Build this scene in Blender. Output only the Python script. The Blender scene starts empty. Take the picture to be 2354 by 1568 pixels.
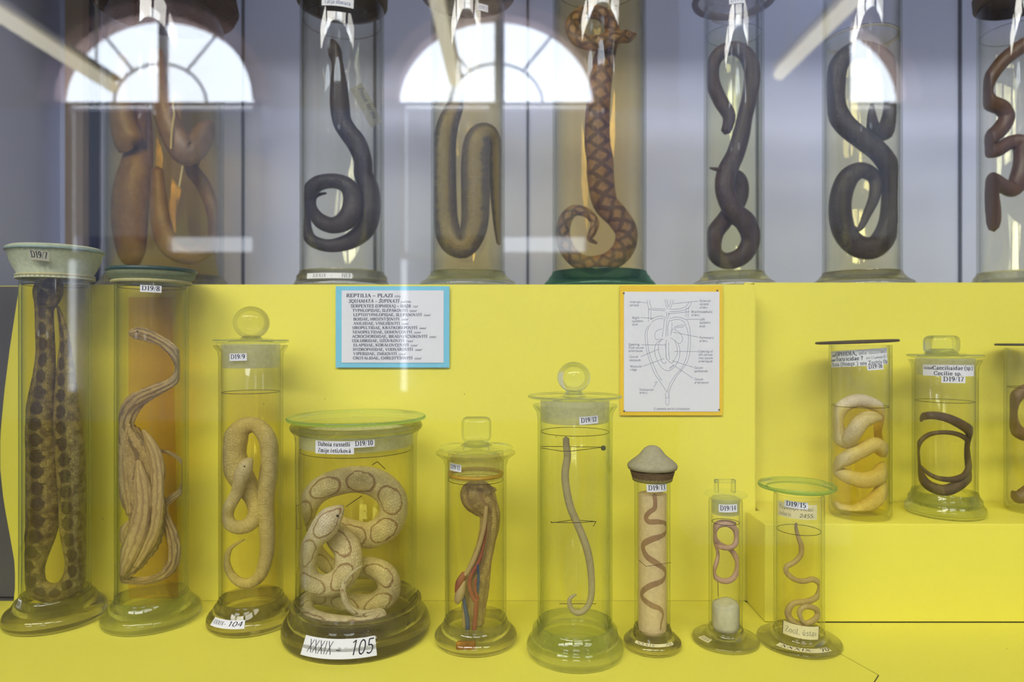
import bpy, bmesh, math, random
from mathutils import Vector, Matrix
random.seed(7)
SC = bpy.context.scene
COL = SC.collection
PI = math.pi
# ------------------------------------------------------------------ camera, light, exposure
F = 1569.0; CX = 1177.0; CY = 784.0          # 24 mm lens in pixels of a 2354 px wide frame
EYE = 0.274                                   # eye height over the lower shelf
cam = bpy.data.cameras.new('camera'); camo = bpy.data.objects.new('camera', cam); COL.objects.link(camo)
cam.sensor_width = 36.0; cam.lens = 24.0; cam.clip_start = 0.02; cam.clip_end = 60
camo.location = (0, 0, EYE); camo.rotation_euler = (PI/2, 0, 0)
cam.dof.use_dof = True; cam.dof.focus_distance = 0.60; cam.dof.aperture_fstop = 5.0
SC.camera = camo
SC.view_settings.view_transform = 'Standard'; SC.view_settings.look = 'None'
SC.view_settings.gamma = 1.0; SC.view_settings.exposure = 0.0
SC.cycles.transparent_max_bounces = 48; SC.cycles.max_bounces = 9
SC.cycles.adaptive_threshold = 0.08
SC.cycles.adaptive_min_samples = 16
SC.cycles.transmission_bounces = 7; SC.cycles.glossy_bounces = 3; SC.cycles.diffuse_bounces = 3
SC.cycles.sample_clamp_indirect = 4.0; SC.cycles.sample_clamp_direct = 0
w = bpy.data.worlds.new('world'); SC.world = w; w.use_nodes = True
w.node_tree.nodes['Background'].inputs[0].default_value = (0.75, 0.82, 1.0, 1)
w.node_tree.nodes['Background'].inputs[1].default_value = 1.0
LAMP_POWER = 33.0
def area(name, loc, rot, sx, sy, power, col):
    l = bpy.data.lights.new(name, 'AREA'); l.shape = 'RECTANGLE'; l.size = sx; l.size_y = sy
    l.energy = power; l.color = col
    o = bpy.data.objects.new(name, l); COL.objects.link(o); o.location = loc; o.rotation_euler = rot
    return o
# added fill lights, out of the reflected field: first row aims at the case
for lx, pw in ((-2.5, 1.3), (-1.1, 1.4), (.35, .9), (1.9, .75)):
    area('added_fill_light', (lx, -1.9, 2.60), (math.radians(46), 0, 0), 1.2, .45, LAMP_POWER*pw, (1.0, .96, .90))
for lx in (-2.4, 0, 2.4):
    area('added_fill_light', (lx, -3.3, 3.3), (math.radians(-8), 0, 0), 1.4, .5, 34, (.86, .92, 1.0))  # added cool fill for the room and its window wall

# ------------------------------------------------------------------ helpers
def srgb(r, g, b):
    f = lambda c: (c/255/12.92) if c/255 <= .04045 else ((c/255+.055)/1.055)**2.4
    return (f(r), f(g), f(b), 1)
def px(x, y, Y): return Vector(((x-CX)/F*Y, Y, EYE-(y-CY)/F*Y))
def zy(y, Y): return EYE-(y-CY)/F*Y
def fit(xl, xr, Y):
    a, b = math.atan((xl-CX)/F), math.atan((xr-CX)/F)
    ph, de = (a+b)/2, (b-a)/2
    return Y*math.tan(ph), Y/math.cos(ph)*math.sin(de)
def depth_for(xl, xr, yb, ztop):
    Y = .62
    for _ in range(30):
        _x, r = fit(xl, xr, Y)
        Y = (EYE-ztop)*F/(yb-CY)+r
    return Y
def mesh_obj(name, verts, faces, mats, parent=None, smooth=True, sharp=40, uvs=None, fm=None):
    me = bpy.data.meshes.new(name); me.from_pydata([tuple(v) for v in verts], [], faces); me.update()
    for m in (mats if isinstance(mats, (list, tuple)) else [mats]): me.materials.append(m)
    if uvs is not None:
        ul = me.uv_layers.new(name='UVMap')
        k = 0
        for fi, f in enumerate(faces):
            for uv in uvs[fi]: ul.data[k].uv = uv; k += 1
    if fm is not None:
        for i, p in enumerate(me.polygons): p.material_index = fm[i]
    if smooth:
        me.shade_smooth()
        if sharp: me.set_sharp_from_angle(angle=math.radians(sharp))
    o = bpy.data.objects.new(name, me); COL.objects.link(o)
    if parent: o.parent = parent; o.matrix_parent_inverse = Matrix.Translation(-parent.location)
    return o
def thing(name, label, cat, loc, group=None):
    o = bpy.data.objects.new(name, None); COL.objects.link(o); o.location = loc; o.empty_display_size = .02
    o['label'] = label; o['category'] = cat
    if group: o['group'] = group
    return o
def tag(o, label, cat, group=None):
    o['label'] = label; o['category'] = cat
    if group: o['group'] = group
    return o
def structure(o): o['kind'] = 'structure'; return o
class MB:
    def __init__(s): s.v = []; s.f = []; s.m = []
    def add(s, v, f, mi=0):
        b = len(s.v); s.v += [Vector(x) for x in v]; s.f += [tuple(i+b for i in q) for q in f]; s.m += [mi]*len(f)
    def box(s, c, d, rot=None, mi=0):
        x, y, z = d[0]/2, d[1]/2, d[2]/2
        v = [Vector(p) for p in ((-x,-y,-z),(x,-y,-z),(x,y,-z),(-x,y,-z),(-x,-y,z),(x,-y,z),(x,y,z),(-x,y,z))]
        if rot is not None: v = [rot @ p for p in v]
        s.add([p+Vector(c) for p in v], [(3,2,1,0),(4,5,6,7),(0,1,5,4),(1,2,6,5),(2,3,7,6),(3,0,4,7)], mi)
    def lathe(s, cx, cy, prof, n=72, mi=0, closed=True):
        """prof: (r, z) list from bottom axis outside to top axis; closed loops if closed"""
        b = len(s.v); rows = []
        for r, z in prof:
            if r < 1e-6:
                s.v.append(Vector((cx, cy, z))); rows.append([len(s.v)-1]*n)
            else:
                row = []
                for i in range(n):
                    a = 2*PI*i/n; s.v.append(Vector((cx+r*math.cos(a), cy+r*math.sin(a), z))); row.append(len(s.v)-1)
                rows.append(row)
        m = len(rows)
        for j in range(m if closed else m-1):
            A, B = rows[j], rows[(j+1) % m]
            for i in range(n):
                k = (i+1) % n
                q = [A[i], A[k], B[k], B[i]]; q2 = []
                for t in q:
                    if t not in q2: q2.append(t)
                if len(q2) > 2: s.f.append(tuple(q2)); s.m.append(mi)
    def ring(s, cx, cy, z, R, r, n=64, k=8, mi=0):
        s.lathe(cx, cy, [(R+r*math.cos(2*PI*j/k), z+r*math.sin(2*PI*j/k)) for j in range(k)], n, mi)
    def rod(s, a, b, r, n=8, r2=None, mi=0):
        a, b = Vector(a), Vector(b); t = (b-a).normalized(); u = t.orthogonal().normalized(); w_ = t.cross(u)
        r2 = r if r2 is None else r2
        v = [a+r*(math.cos(2*PI*i/n)*u+math.sin(2*PI*i/n)*w_) for i in range(n)]+[b+r2*(math.cos(2*PI*i/n)*u+math.sin(2*PI*i/n)*w_) for i in range(n)]
        s.add(v, [(i, (i+1) % n, (i+1) % n+n, i+n) for i in range(n)]+[tuple(range(n-1, -1, -1)), tuple(range(n, 2*n))], mi)
    def ellipsoid(s, c, rx, ry, rz, n=24, m=14, mi=0, p=1.0):
        """p < 1 squares the outline"""
        g = lambda t: math.copysign(abs(t)**p, t)
        v = [Vector((c[0], c[1], c[2]-rz))]
        for j in range(1, m):
            b = -PI/2+PI*j/m
            for i in range(n):
                a = 2*PI*i/n
                v.append(Vector((c[0]+rx*g(math.cos(b))*g(math.cos(a)), c[1]+ry*g(math.cos(b))*g(math.sin(a)), c[2]+rz*g(math.sin(b)))))
        v.append(Vector((c[0], c[1], c[2]+rz)))
        f = [(0, 1+(i+1) % n, 1+i) for i in range(n)]
        for j in range(m-2):
            for i in range(n): f.append((1+j*n+i, 1+j*n+(i+1) % n, 1+(j+1)*n+(i+1) % n, 1+(j+1)*n+i))
        L = len(v)-1
        f += [(1+(m-2)*n+i, 1+(m-2)*n+(i+1) % n, L) for i in range(n)]
        s.add(v, f, mi)
    def build(s, name, mats, parent=None, smooth=True, sharp=40):
        o = mesh_obj(name, s.v, s.f, mats, parent, smooth, sharp, None, s.m)
        bm = bmesh.new(); bm.from_mesh(o.data); bmesh.ops.recalc_face_normals(bm, faces=bm.faces); bm.to_mesh(o.data); bm.free()
        return o
def rbox(mb, c, d, rad, seg=4, mi=0):
    """box with rounded edges"""
    bm = bmesh.new(); bmesh.ops.create_cube(bm, size=1)
    bmesh.ops.scale(bm, vec=d, verts=bm.verts)
    bmesh.ops.bevel(bm, geom=bm.edges, offset=rad, segments=seg, profile=.5, affect='EDGES')
    bm.verts.index_update()
    mb.add([v.co+Vector(c) for v in bm.verts], [tuple(v.index for v in f.verts) for f in bm.faces], mi); bm.free()

# ------------------------------------------------------------------ materials
class NT:
    def __init__(s, name):
        s.m = bpy.data.materials.new(name); s.m.use_nodes = True; s.t = s.m.node_tree; s.t.nodes.clear()
        s.out = s.t.nodes.new('ShaderNodeOutputMaterial')
    def n(s, typ, **kw):
        x = s.t.nodes.new(typ)
        for k, v in kw.items(): setattr(x, k, v)
        return x
    def set(s, sock, v):
        if isinstance(v, bpy.types.NodeSocket): s.t.links.new(v, sock)
        elif v is not None: sock.default_value = v
    def math(s, op, a, b=None, c=None, clamp=False):
        x = s.n('ShaderNodeMath', operation=op, use_clamp=clamp)
        s.set(x.inputs[0], a)
        if b is not None: s.set(x.inputs[1], b)
        if c is not None: s.set(x.inputs[2], c)
        return x.outputs[0]
    def mix(s, f, a, b, mode='MIX'):
        x = s.n('ShaderNodeMix', data_type='RGBA', blend_type=mode)
        s.set(x.inputs[0], f); s.set(x.inputs[6], a); s.set(x.inputs[7], b); return x.outputs[2]
    def noise(s, scale, detail=3, rough=.5, vec=None, dist=0):
        x = s.n('ShaderNodeTexNoise'); x.inputs['Scale'].default_value = scale; x.inputs['Detail'].default_value = detail
        x.inputs['Roughness'].default_value = rough; x.inputs['Distortion'].default_value = dist
        if vec is None: vec = s.n('ShaderNodeNewGeometry').outputs['Position']
        s.set(x.inputs['Vector'], vec); return x.outputs[0]
    def smooth(s, v, a, b):
        x = s.n('ShaderNodeMapRange', interpolation_type='SMOOTHSTEP'); s.set(x.inputs[0], v)
        x.inputs[1].default_value = a; x.inputs[2].default_value = b; return x.outputs[0]
    def bump(s, h, st, dist=.001):
        x = s.n('ShaderNodeBump'); x.inputs['Strength'].default_value = st; x.inputs['Distance'].default_value = dist
        s.set(x.inputs['Height'], h); return x.outputs[0]
    def principled(s, col, rough=.5, normal=None, spec=.5, **kw):
        x = s.n('ShaderNodeBsdfPrincipled'); s.set(x.inputs['Base Color'], col); s.set(x.inputs['Roughness'], rough)
        x.inputs['Specular IOR Level'].default_value = spec
        if normal is not None: s.set(x.inputs['Normal'], normal)
        for k, v in kw.items(): s.set(x.inputs[k.replace('_', ' ')], v)
        return x.outputs[0]
    def done(s, surf=None, vol=None):
        if surf: s.t.links.new(surf, s.out.inputs['Surface'])
        if vol: s.t.links.new(vol, s.out.inputs['Volume'])
        return s.m
    def mixs(s, f, a, b):
        x = s.n('ShaderNodeMixShader'); s.set(x.inputs[0], f); s.t.links.new(a, x.inputs[1]); s.t.links.new(b, x.inputs[2]); return x.outputs[0]
    def schlick(s, f0=.04, gain=.96, pw=5):
        l = s.n('ShaderNodeLayerWeight'); l.inputs[0].default_value = .5
        return s.math('ADD', s.math('MULTIPLY', s.math('POWER', l.outputs['Facing'], pw), gain), f0, clamp=True), l.outputs['Facing']
def mat_matte(name, col, rough=.6, var=.06, scale=30, bump=0.0, spec=.3):
    t = NT(name); n = t.noise(scale, 4)
    dark = tuple(c*(1-var*2.2) for c in col[:3])+(1,)
    return t.done(t.principled(t.mix(n, dark, col), rough, t.bump(n, bump) if bump else None, spec))
def mat_thin_glass(name, tint=(1, 1, 1), edge=(.55, .62, .56), f0=.035, rough=.02, epow=3.0):
    """hollow glass wall: clear in the middle, deeper in colour where one looks along the wall"""
    t = NT(name); fr, facing = t.schlick(f0, .75, 5)
    e = t.math('POWER', facing, epow)
    c = t.mix(e, tint+(1,), edge+(1,))
    tr = t.n('ShaderNodeBsdfTransparent'); t.set(tr.inputs[0], c)
    gl = t.n('ShaderNodeBsdfGlossy'); gl.inputs['Roughness'].default_value = rough; gl.inputs['Color'].default_value = (1, 1, 1, 1)
    return t.done(t.mixs(fr, tr.outputs[0], gl.outputs[0]))
def mat_solid_glass(name, tint, clear=.45, rough=.0, ior=1.46):
    t = NT(name)
    tr = t.n('ShaderNodeBsdfTransparent'); tr.inputs[0].default_value = tint+(1,)
    g = t.n('ShaderNodeBsdfGlass'); g.inputs['Color'].default_value = tint+(1,); g.inputs['Roughness'].default_value = rough; g.inputs['IOR'].default_value = ior
    return t.done(t.mixs(1-clear, tr.outputs[0], g.outputs[0]))
def mat_veil(name, col, opac=.5, rough=.6, trans=.5):
    """frosted glass, paper film, milky liquid: partly lets light through"""
    t = NT(name); n = t.noise(260, 3)
    tr = t.n('ShaderNodeBsdfTransparent'); tr.inputs[0].default_value = (1, 1, 1, 1)
    d = t.n('ShaderNodeBsdfDiffuse'); d.inputs[0].default_value = col
    l = t.n('ShaderNodeBsdfTranslucent'); l.inputs[0].default_value = col
    return t.done(t.mixs(t.math('MULTIPLY', t.math('ADD', t.math('MULTIPLY', n, .5), .75), opac, clamp=True), tr.outputs[0], t.mixs(trans, d.outputs[0], l.outputs[0])))
def mat_liquid(name, T, diam):
    """T: share of red, green, blue light left after crossing the jar"""
    sig = [-math.log(max(min(c, .999), .001))/diam for c in T]; dens = max(sig)
    t = NT(name); fr, _ = t.schlick(.004, .10, 5)
    tr = t.n('ShaderNodeBsdfTransparent'); gl = t.n('ShaderNodeBsdfGlossy'); gl.inputs['Roughness'].default_value = .02
    v = t.n('ShaderNodeVolumeAbsorption'); v.inputs['Density'].default_value = dens; v.inputs['Color'].default_value = tuple(1-s_/dens for s_ in sig)+(1,)
    return t.done(t.mixs(fr, tr.outputs[0], gl.outputs[0]), v.outputs[0])
def mat_tint(name, col):
    t = NT(name); tr = t.n('ShaderNodeBsdfTransparent'); tr.inputs[0].default_value = col+(1,)
    gl = t.n('ShaderNodeBsdfGlossy'); gl.inputs['Roughness'].default_value = .1
    return t.done(t.mixs(.03, tr.outputs[0], gl.outputs[0]))
def mat_emit(name, col, st):
    t = NT(name); e = t.n('ShaderNodeEmission'); e.inputs[0].default_value = col; e.inputs[1].default_value = st
    return t.done(e.outputs[0])

GLASS = mat_thin_glass('jar glass', (1, 1, 1), (.55, .57, .48), .035, .02, 3.0)
GLASS_GREEN = mat_thin_glass('jar glass greenish', (.995, 1, .99), (.52, .60, .50), .035, .02, 3.0)
FOOT = mat_solid_glass('foot glass', (.985, .985, .975), .22)
FOOT_GREEN = mat_solid_glass('foot glass green', (.968, .988, .975), .34)
FOOT_OLIVE = mat_solid_glass('foot glass olive', (.92, .915, .88), .20)
KNOB = mat_solid_glass('knob glass', (.97, .99, .97), .35)
PLATE = mat_thin_glass('plate glass', (.99, .995, .985), (.86, .92, .88), .05, .02, 3)
PLATE_EDGE = mat_solid_glass('plate edge', (.62, .82, .73), .35)
RIM = mat_solid_glass('flange rim glass', (.88, .90, .84), .3)
FROST = mat_veil('ground glass', srgb(228, 228, 194), .50)
FROST_PALE = mat_veil('ground glass pale', srgb(222, 224, 170), .55)
SURFACE_LINE = mat_tint('liquid edge', (.55, .55, .44))  # dark tint in place of the refracted line at the liquid surface
PAPER = mat_matte('label paper', srgb(226, 226, 228), .7, .02, 200)
PAPER_OLD = mat_matte('old label paper', srgb(226, 216, 160), .7, .06, 300)
INK = mat_matte('ink', srgb(22, 22, 36), .7, .02)
INK_BLUE = mat_matte('blue ink', srgb(60, 80, 130), .7, .02)
INK_SOFT = mat_matte('printed grey ink', srgb(96, 98, 122), .7, .02)
INK_LINE = mat_matte('line drawing ink', srgb(120, 124, 146), .7, .02)
THREAD = mat_matte('dark thread', srgb(50, 42, 26), .8, .1)

def mat_yellow(name, col, wav=.04):
    t = NT(name); g = t.n('ShaderNodeNewGeometry').outputs['Position']
    n = t.noise(3.0, 3, .5, g); n2 = t.noise(420, 3, .6, g)
    c = t.mix(t.smooth(n, .3, .7), tuple(x*(1-wav) for x in col[:3])+(1,), col)
    c = t.mix(t.math('MULTIPLY', n2, .05), c, (.5, .42, .05, 1))
    # scattered specks of dust
    v = t.n('ShaderNodeTexVoronoi'); v.inputs['Scale'].default_value = 26; t.set(v.inputs['Vector'], g)
    sp = t.math('LESS_THAN', v.outputs['Distance'], .018)
    c = t.mix(t.math('MULTIPLY', sp, .7), c, (.10, .07, .02, 1))
    return t.done(t.principled(c, .55, t.bump(n, .25, .02), .25))
YELLOW = mat_yellow('yellow paper', srgb(236, 226, 82))
YELLOW_F = mat_yellow('yellow shelf paper', srgb(236, 228, 84))
GREYB = mat_matte('grey board', srgb(98, 96, 92), .7, .05, 12)

# ------------------------------------------------------------------ lettering: a broad-pen roman alphabet
GL = {
'A': (8.6, 't.6,0 4.3,10;4.3,10 8,0;t2,3.6 6.6,3.6', 'b.8 b7.8'), 'B': (7.8, '1.8,0 1.8,10;~1.8,9.8 5,9.8 6.3,7.6 5,5.4 1.8,5.4;~1.8,5.3 5.4,5.3 7.2,2.7 5.4,.2 1.8,.2', 'B1 T1'),
'C': (8, '~7.2,7.6 6,9.7 3.2,9.6 1.2,7 1.2,3 3.2,.4 6,.3 7.4,2.4;t7.2,10 7.2,7.4', ''), 'D': (8.6, '1.8,0 1.8,10;~1.8,9.8 5,9.6 7.5,7.6 7.7,5 7.5,2.4 5,.4 1.8,.2', 'B1 T1'),
'E': (7.6, '1.8,0 1.8,10;1.8,9.8 6.9,9.8;1.8,5.1 5.5,5.1;1.8,.2 7,.2;t6.9,9.8 6.9,7.8;t7,.2 7.2,2.4;t5.5,6.2 5.5,4', 'B1 T1'), 'F': (7, '1.8,0 1.8,10;1.8,9.8 6.7,9.8;1.8,5.1 5.3,5.1;t6.7,9.8 6.7,7.8', 'b1.8 T1'),
'H': (9, '1.8,0 1.8,10;7.2,0 7.2,10;1.8,5.1 7.2,5.1', 'b1.8 b7.2 T1.8 T7.2'), 'I': (4, '2,0 2,10', 'b2 T2'), 'J': (5.4, '~3.4,10 3.4,3 3.2,.8 1.8,.1 .6,1.4', 'T3.4'),
'K': (8.6, '1.8,0 1.8,10;t7.3,10 1.8,4.4;3.6,6 7.8,0', 'b1.8 b7.8 T1.8 T7.2'), 'L': (7.2, '1.8,0 1.8,10;1.8,.2 6.8,.2;t6.8,.2 7,2.8', 'b1.8 T1.8'), 'M': (10.6, 't1.6,0 1.6,10;1.6,10 5.2,1;t5.2,1 8.9,10;8.9,0 8.9,10', 'b1.6 b8.9 T1.4 T9'),
'N': (8.8, 't1.7,0 1.7,10;1.7,10 7.2,0;t7.2,0 7.2,10', 'b1.7 T1.4 T7.2'), 'O': (8.8, '~4.4,9.8 1.8,8.6 .9,5 1.8,1.4 4.4,.2 7,1.4 7.9,5 7,8.6 4.4,9.8', ''), 'P': (7.3, '1.8,0 1.8,10;~1.8,9.8 5,9.8 6.7,7.3 5,4.7 1.8,4.7', 'b1.8 T1'),
'Q': (8.8, '~4.4,9.8 1.8,8.6 .9,5 1.8,1.4 4.4,.2 7,1.4 7.9,5 7,8.6 4.4,9.8;~4.4,.4 6,-1.6 8.4,-2', ''), 'R': (8.2, '1.8,0 1.8,10;~1.8,9.8 5,9.8 6.6,7.4 5,5 1.8,5;4,5 7.6,0', 'b1.8 b7.8 T1'), 'S': (6.6, '~5.8,7.6 4.6,9.7 2.2,9.5 1.2,7.6 2.2,5.9 4.6,4.6 5.7,2.6 4.6,.5 2.2,.3 .9,2.4;t5.8,9.9 5.8,7.4;t.9,.1 .9,2.6', ''),
'T': (7.8, '3.9,0 3.9,10;.6,9.8 7.2,9.8;t.6,9.8 .6,7.6;t7.2,9.8 7.2,7.6', 'b3.9'), 'U': (8.8, '~1.8,10 1.8,3.4 2.6,1 4.6,.2 6.6,1 7.2,3.4 7.2,10', 'T1.8 T7.2'), 'V': (8.6, '.7,10 4.3,0;t4.3,0 7.9,10', 'T1 T7.6'), 'X': (8.6, '1,10 7.6,0;t1,0 7.4,10', 'b1.2 b7.4 T1.2 T7.4'),
'Y': (8.4, '.8,10 4.2,4.8;t4.2,4.8 7.6,10;4.2,0 4.2,4.8', 'b4.2 T1 T7.4'), 'Z': (7.6, 't.9,9.8 6.7,9.8;6.7,9.8 .9,.2;t.9,.2 6.9,.2;t.9,9.8 .8,7.4;t6.9,.2 7,2.6', ''), 'G': (8.8, '~7.2,7.6 6,9.7 3.2,9.6 1.2,7 1.2,3 3.2,.4 6,.3 7.2,1.2;7.2,.6 7.2,4.4', ''),
'0': (6.2, '~3.1,9.8 1.4,8.4 .8,5 1.4,1.6 3.1,.2 4.8,1.6 5.4,5 4.8,8.4 3.1,9.8', ''), '1': (5.6, '3.2,0 3.2,10;t3.2,10 1,8.4', 'b3.2'), '2': (6.2, '~.9,7.2 1.7,9.4 3.6,9.6 4.9,7.6 4.2,5 .7,.5;.7,.5 5.6,.5;t5.6,.5 5.8,2.2', ''), '3': (6.2, '~1,8.4 2.8,9.8 4.6,8.6 4.3,6.2 2.4,5.2 4.8,4.2 5,1.6 3,.1 .8,.9', ''),
'4': (6.2, '4.3,0 4.3,10;t4.3,10 .5,3;.5,3 5.8,3', ''), '5': (6.2, '1.6,9.7 5.4,9.7;1.6,9.7 1.5,5.6;~1.5,5.6 4,5.6 5.2,3.4 4.4,1 2.6,.1 .8,.9', ''), '6': (6.2, '~5,9.7 2.4,8.4 1,5 1.2,1.8 3.1,.2 5,1.6 5.1,4.2 3.4,5.8 1.2,4.2', ''), '7': (6.2, '.8,9.6 5.6,9.6;5.6,9.6 2.4,0;t.8,9.6 .7,7.8', ''),
'8': (6.2, '~3.1,5.2 1.3,6.8 1.6,9 3.1,9.8 4.7,9 4.9,6.8 3.1,5.2 1,3.6 1,1.4 3.1,.2 5.2,1.4 5.2,3.6 3.1,5.2', ''), '9': (6.2, '~1.2,.3 3.8,1.6 5.2,5 5,8.2 3.1,9.8 1.2,8.4 1.1,5.8 2.8,4.2 5,5.8', ''),
'a': (6, '~1.2,5.8 2.8,6.7 4.2,5.6 4.3,.2;~4.3,3.9 1.6,3 1,1.4 2.2,.1 4.3,1.6', 'b4.8'), 'b': (6.6, '1.6,.3 1.6,10;~1.6,5.6 3.6,6.7 5.6,5.2 5.6,1.6 3.6,.1 1.6,1', 't1'), 'c': (5.6, '~5,5.4 3.4,6.7 1.6,5.6 1,3.2 1.8,.9 3.6,.1 5.1,1.5', ''), 'd': (6.6, '4.9,.2 4.9,10;~4.9,5.6 3,6.7 1,5.2 1,1.6 3,.1 4.9,1.2', 't4.4'),
'e': (5.8, '~1.2,3.7 5,3.7 4.6,6 3,6.7 1.4,5.6 1,3.2 1.8,.9 3.6,.1 5.2,1.5', ''), 'f': (4.4, '~2,0 2,7 2.2,9.4 3.6,9.9 4.6,9;t.6,6.5 3.9,6.5', 'b2'), 'g': (6, '~3,6.6 1.2,5.6 1.3,3.2 3,2.4 4.6,3.4 4.6,5.6 3,6.6;~1.6,2.4 1.4,.6 4.8,.2 4.8,-2 2.4,-2.8 .8,-1.6 1.8,.2', ''), 'h': (6.8, '1.6,0 1.6,10;~1.6,5.2 3.4,6.7 5,5.6 5.1,0', 'b1.6 b5.2'),
'i': (3.4, '1.8,0 1.8,6.6;1.8,8.4 1.8,9.8', 'b1.8'), 'j': (3.6, '~2,6.6 2,-1.4 1.2,-2.8 0,-2.2;2,8.4 2,9.8', ''), 'k': (6.6, '1.6,0 1.6,10;t5.6,6.5 1.6,3;3,4 5.8,0', 'b1.6 b5.6'), 'l': (3.4, '1.8,0 1.8,10', 'b1.8'), 'm': (9.8, '1.6,0 1.6,6.6;~1.6,5.2 3.2,6.7 4.7,5.6 4.8,0;~4.8,5.2 6.4,6.7 8,5.6 8.1,0', 'b1.6 b4.8 b8.2'),
'n': (6.8, '1.6,0 1.6,6.6;~1.6,5.2 3.4,6.7 5,5.6 5.1,0', 'b1.6 b5.2'), 'o': (6.2, '~3.1,6.6 1.3,5.6 .9,3.3 1.3,1 3.1,.1 4.9,1 5.3,3.3 4.9,5.6 3.1,6.6', ''), 'p': (6.6, '1.6,-3 1.6,6.5;~1.6,5.6 3.6,6.7 5.6,5.2 5.6,1.6 3.6,.1 1.6,1', ''), 'r': (5, '1.6,0 1.6,6.6;~1.6,4.8 2.8,6.5 4.4,6.3', 'b1.6'),
's': (5, '~4.2,5.2 2.9,6.6 1.3,5.6 1.6,4 3.8,2.8 4.2,1.2 2.6,.1 .9,1.4', ''), 't': (4.2, '~2,8.6 2,1.4 3,.2 4.2,1;t.6,6.4 3.8,6.4', ''), 'u': (6.8, '~1.6,6.6 1.6,1.6 2.8,.2 5,1.6;5,0 5,6.6', ''), 'v': (6.2, '.7,6.5 3.1,0;t3.1,0 5.5,6.5', ''), 'w': (9, '.7,6.5 2.8,0;t2.8,0 4.6,6.2;4.6,6.2 6.4,0;t6.4,0 8.3,6.5', ''), 'x': (6.4, '1,6.5 5.6,0;t.8,0 5.4,6.5', ''), 'y': (6.2, '.8,6.5 3.3,0;t5.6,6.5 3,-1.2 1,-2.8', ''), 'z': (5.4, 't.8,6.4 4.6,6.4;4.6,6.4 .8,.2;t.8,.2 4.8,.2', ''),
'/': (4, 't.4,-.4 3.6,10.2', ''), '-': (5, 'k.6,3.8 4.2,3.8', ''), '–': (7, 'k.4,3.8 6.6,3.8', ''), '.': (3, '1.4,0 1.4,1.5', ''), ',': (3, '~1.4,1.4 1.8,0 .8,-1.8', ''), '(': (4.4, '~3.8,10.4 1.6,7.4 1.2,4 1.6,.6 3.8,-2.4', ''), ')': (4.4, '~.6,10.4 2.8,7.4 3.2,4 2.8,.6 .6,-2.4', ''), '?': (5.6, '~.9,7.6 1.8,9.6 3.8,9.6 4.6,7.6 3,5.4 2.8,3;2.8,0 2.8,1.5', ''), ' ': (3.6, '', ''),
}
ACC = {'Á': ('A', "'"), 'Í': ('I', "'"), 'Ý': ('Y', "'"), 'Š': ('S', 'v'), 'Ž': ('Z', 'v'), 'Ř': ('R', 'v'), 'Č': ('C', 'v'), 'á': ('a', "'"), 'í': ('i', "'"), 'ú': ('u', "'"), 'ř': ('r', 'v'), 'č': ('c', 'v'), 'ď': ('d', '|')}
def catmull(P, k=5):
    out = []
    n = len(P)
    for i in range(n-1):
        p0, p1, p2, p3 = P[max(i-1, 0)], P[i], P[i+1], P[min(i+2, n-1)]
        for j in range(k):
            t = j/k
            out.append(tuple(.5*((2*b)+(-a+c)*t+(2*a-5*b+4*c-d)*t*t+(-a+3*b-3*c+d)*t**3) for a, b, c, d in zip(p0, p1, p2, p3)))
    out.append(tuple(P[-1])); return out
def stroke_quads(pts, wf, out):
    for a, b in zip(pts, pts[1:]):
        dx, dy = b[0]-a[0], b[1]-a[1]; L = math.hypot(dx, dy)
        if L < 1e-9: continue
        h = wf(dx/L, dy/L)/2; e = min(h*.5, .25)
        nx, ny = -dy/L*h, dx/L*h; ex, ey = dx/L*e*.4, dy/L*e*.4
        out.append([(a[0]-ex+nx, a[1]-ey+ny), (a[0]-ex-nx, a[1]-ey-ny), (b[0]+ex-nx, b[1]+ey-ny), (b[0]+ex+nx, b[1]+ey+ny)])
def text_quads(s, bold=1.75, thin=.65, slant=0.0, serif=True, k=4):
    q = []; x = 0
    pen = lambda dx, dy: thin+(bold-thin)*abs(dy)
    for ch in s:
        acc = None
        if ch in ACC: ch, acc = ACC[ch]
        wd, st, sf = GL.get(ch, GL['-'])
        g = []
        for part in [p for p in st.split(';') if p]:
            m = part[0]; body = part.lstrip('~tk')
            P = [tuple(float(v) for v in c.split(',')) for c in body.split()]
            if m == '~': P = catmull(P, k)
            fn = (lambda a, b: thin) if m == 't' else ((lambda a, b: bold*.6) if m == 'k' else pen)
            stroke_quads(P, fn, g)
        if serif:
            for c in sf.split():
                y = .25 if c[0] in 'bB' else 9.75; xx = float(c[1:]); hw = 1.5
                g.append([(xx-hw, y-.3), (xx+hw, y-.3), (xx+hw, y+.3), (xx-hw, y+.3)])
        if acc:
            top = 11 if ch.isupper() else 8; c = wd/2-.2
            if acc == "'": stroke_quads([(c-.5, top), (c+1, top+2)], lambda a, b: .9, g)
            if acc == 'v': stroke_quads([(c-1.3, top+1.8), (c, top), (c+1.3, top+1.8)], lambda a, b: .8, g)
            if acc == '|': stroke_quads([(wd+.6, 10), (wd, 8)], lambda a, b: .9, g)
        q += [[(a+x+slant*b, b) for a, b in Q] for Q in g]
        x += wd+(.6 if ch != ' ' else .2)
    return q, x
def text_mesh(s, mapf, x0, y0, h, width=None, mat=INK, name='lettering', parent=None, lift=.00012, **kw):
    """(x0, y0) baseline start in the label's own metres, h cap height; mapf(u, v, lift) -> point"""
    q, wd = text_quads(s, **kw)
    sy = h/10; sx = (width/wd) if width else sy
    v = []; f = []
    for Q in q:
        b = len(v); v += [mapf(x0+a*sx, y0+c*sy, lift) for a, c in Q]; f.append((b, b+1, b+2, b+3))
    return mesh_obj(name, v, f, mat, parent, smooth=False) if f else None
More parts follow.
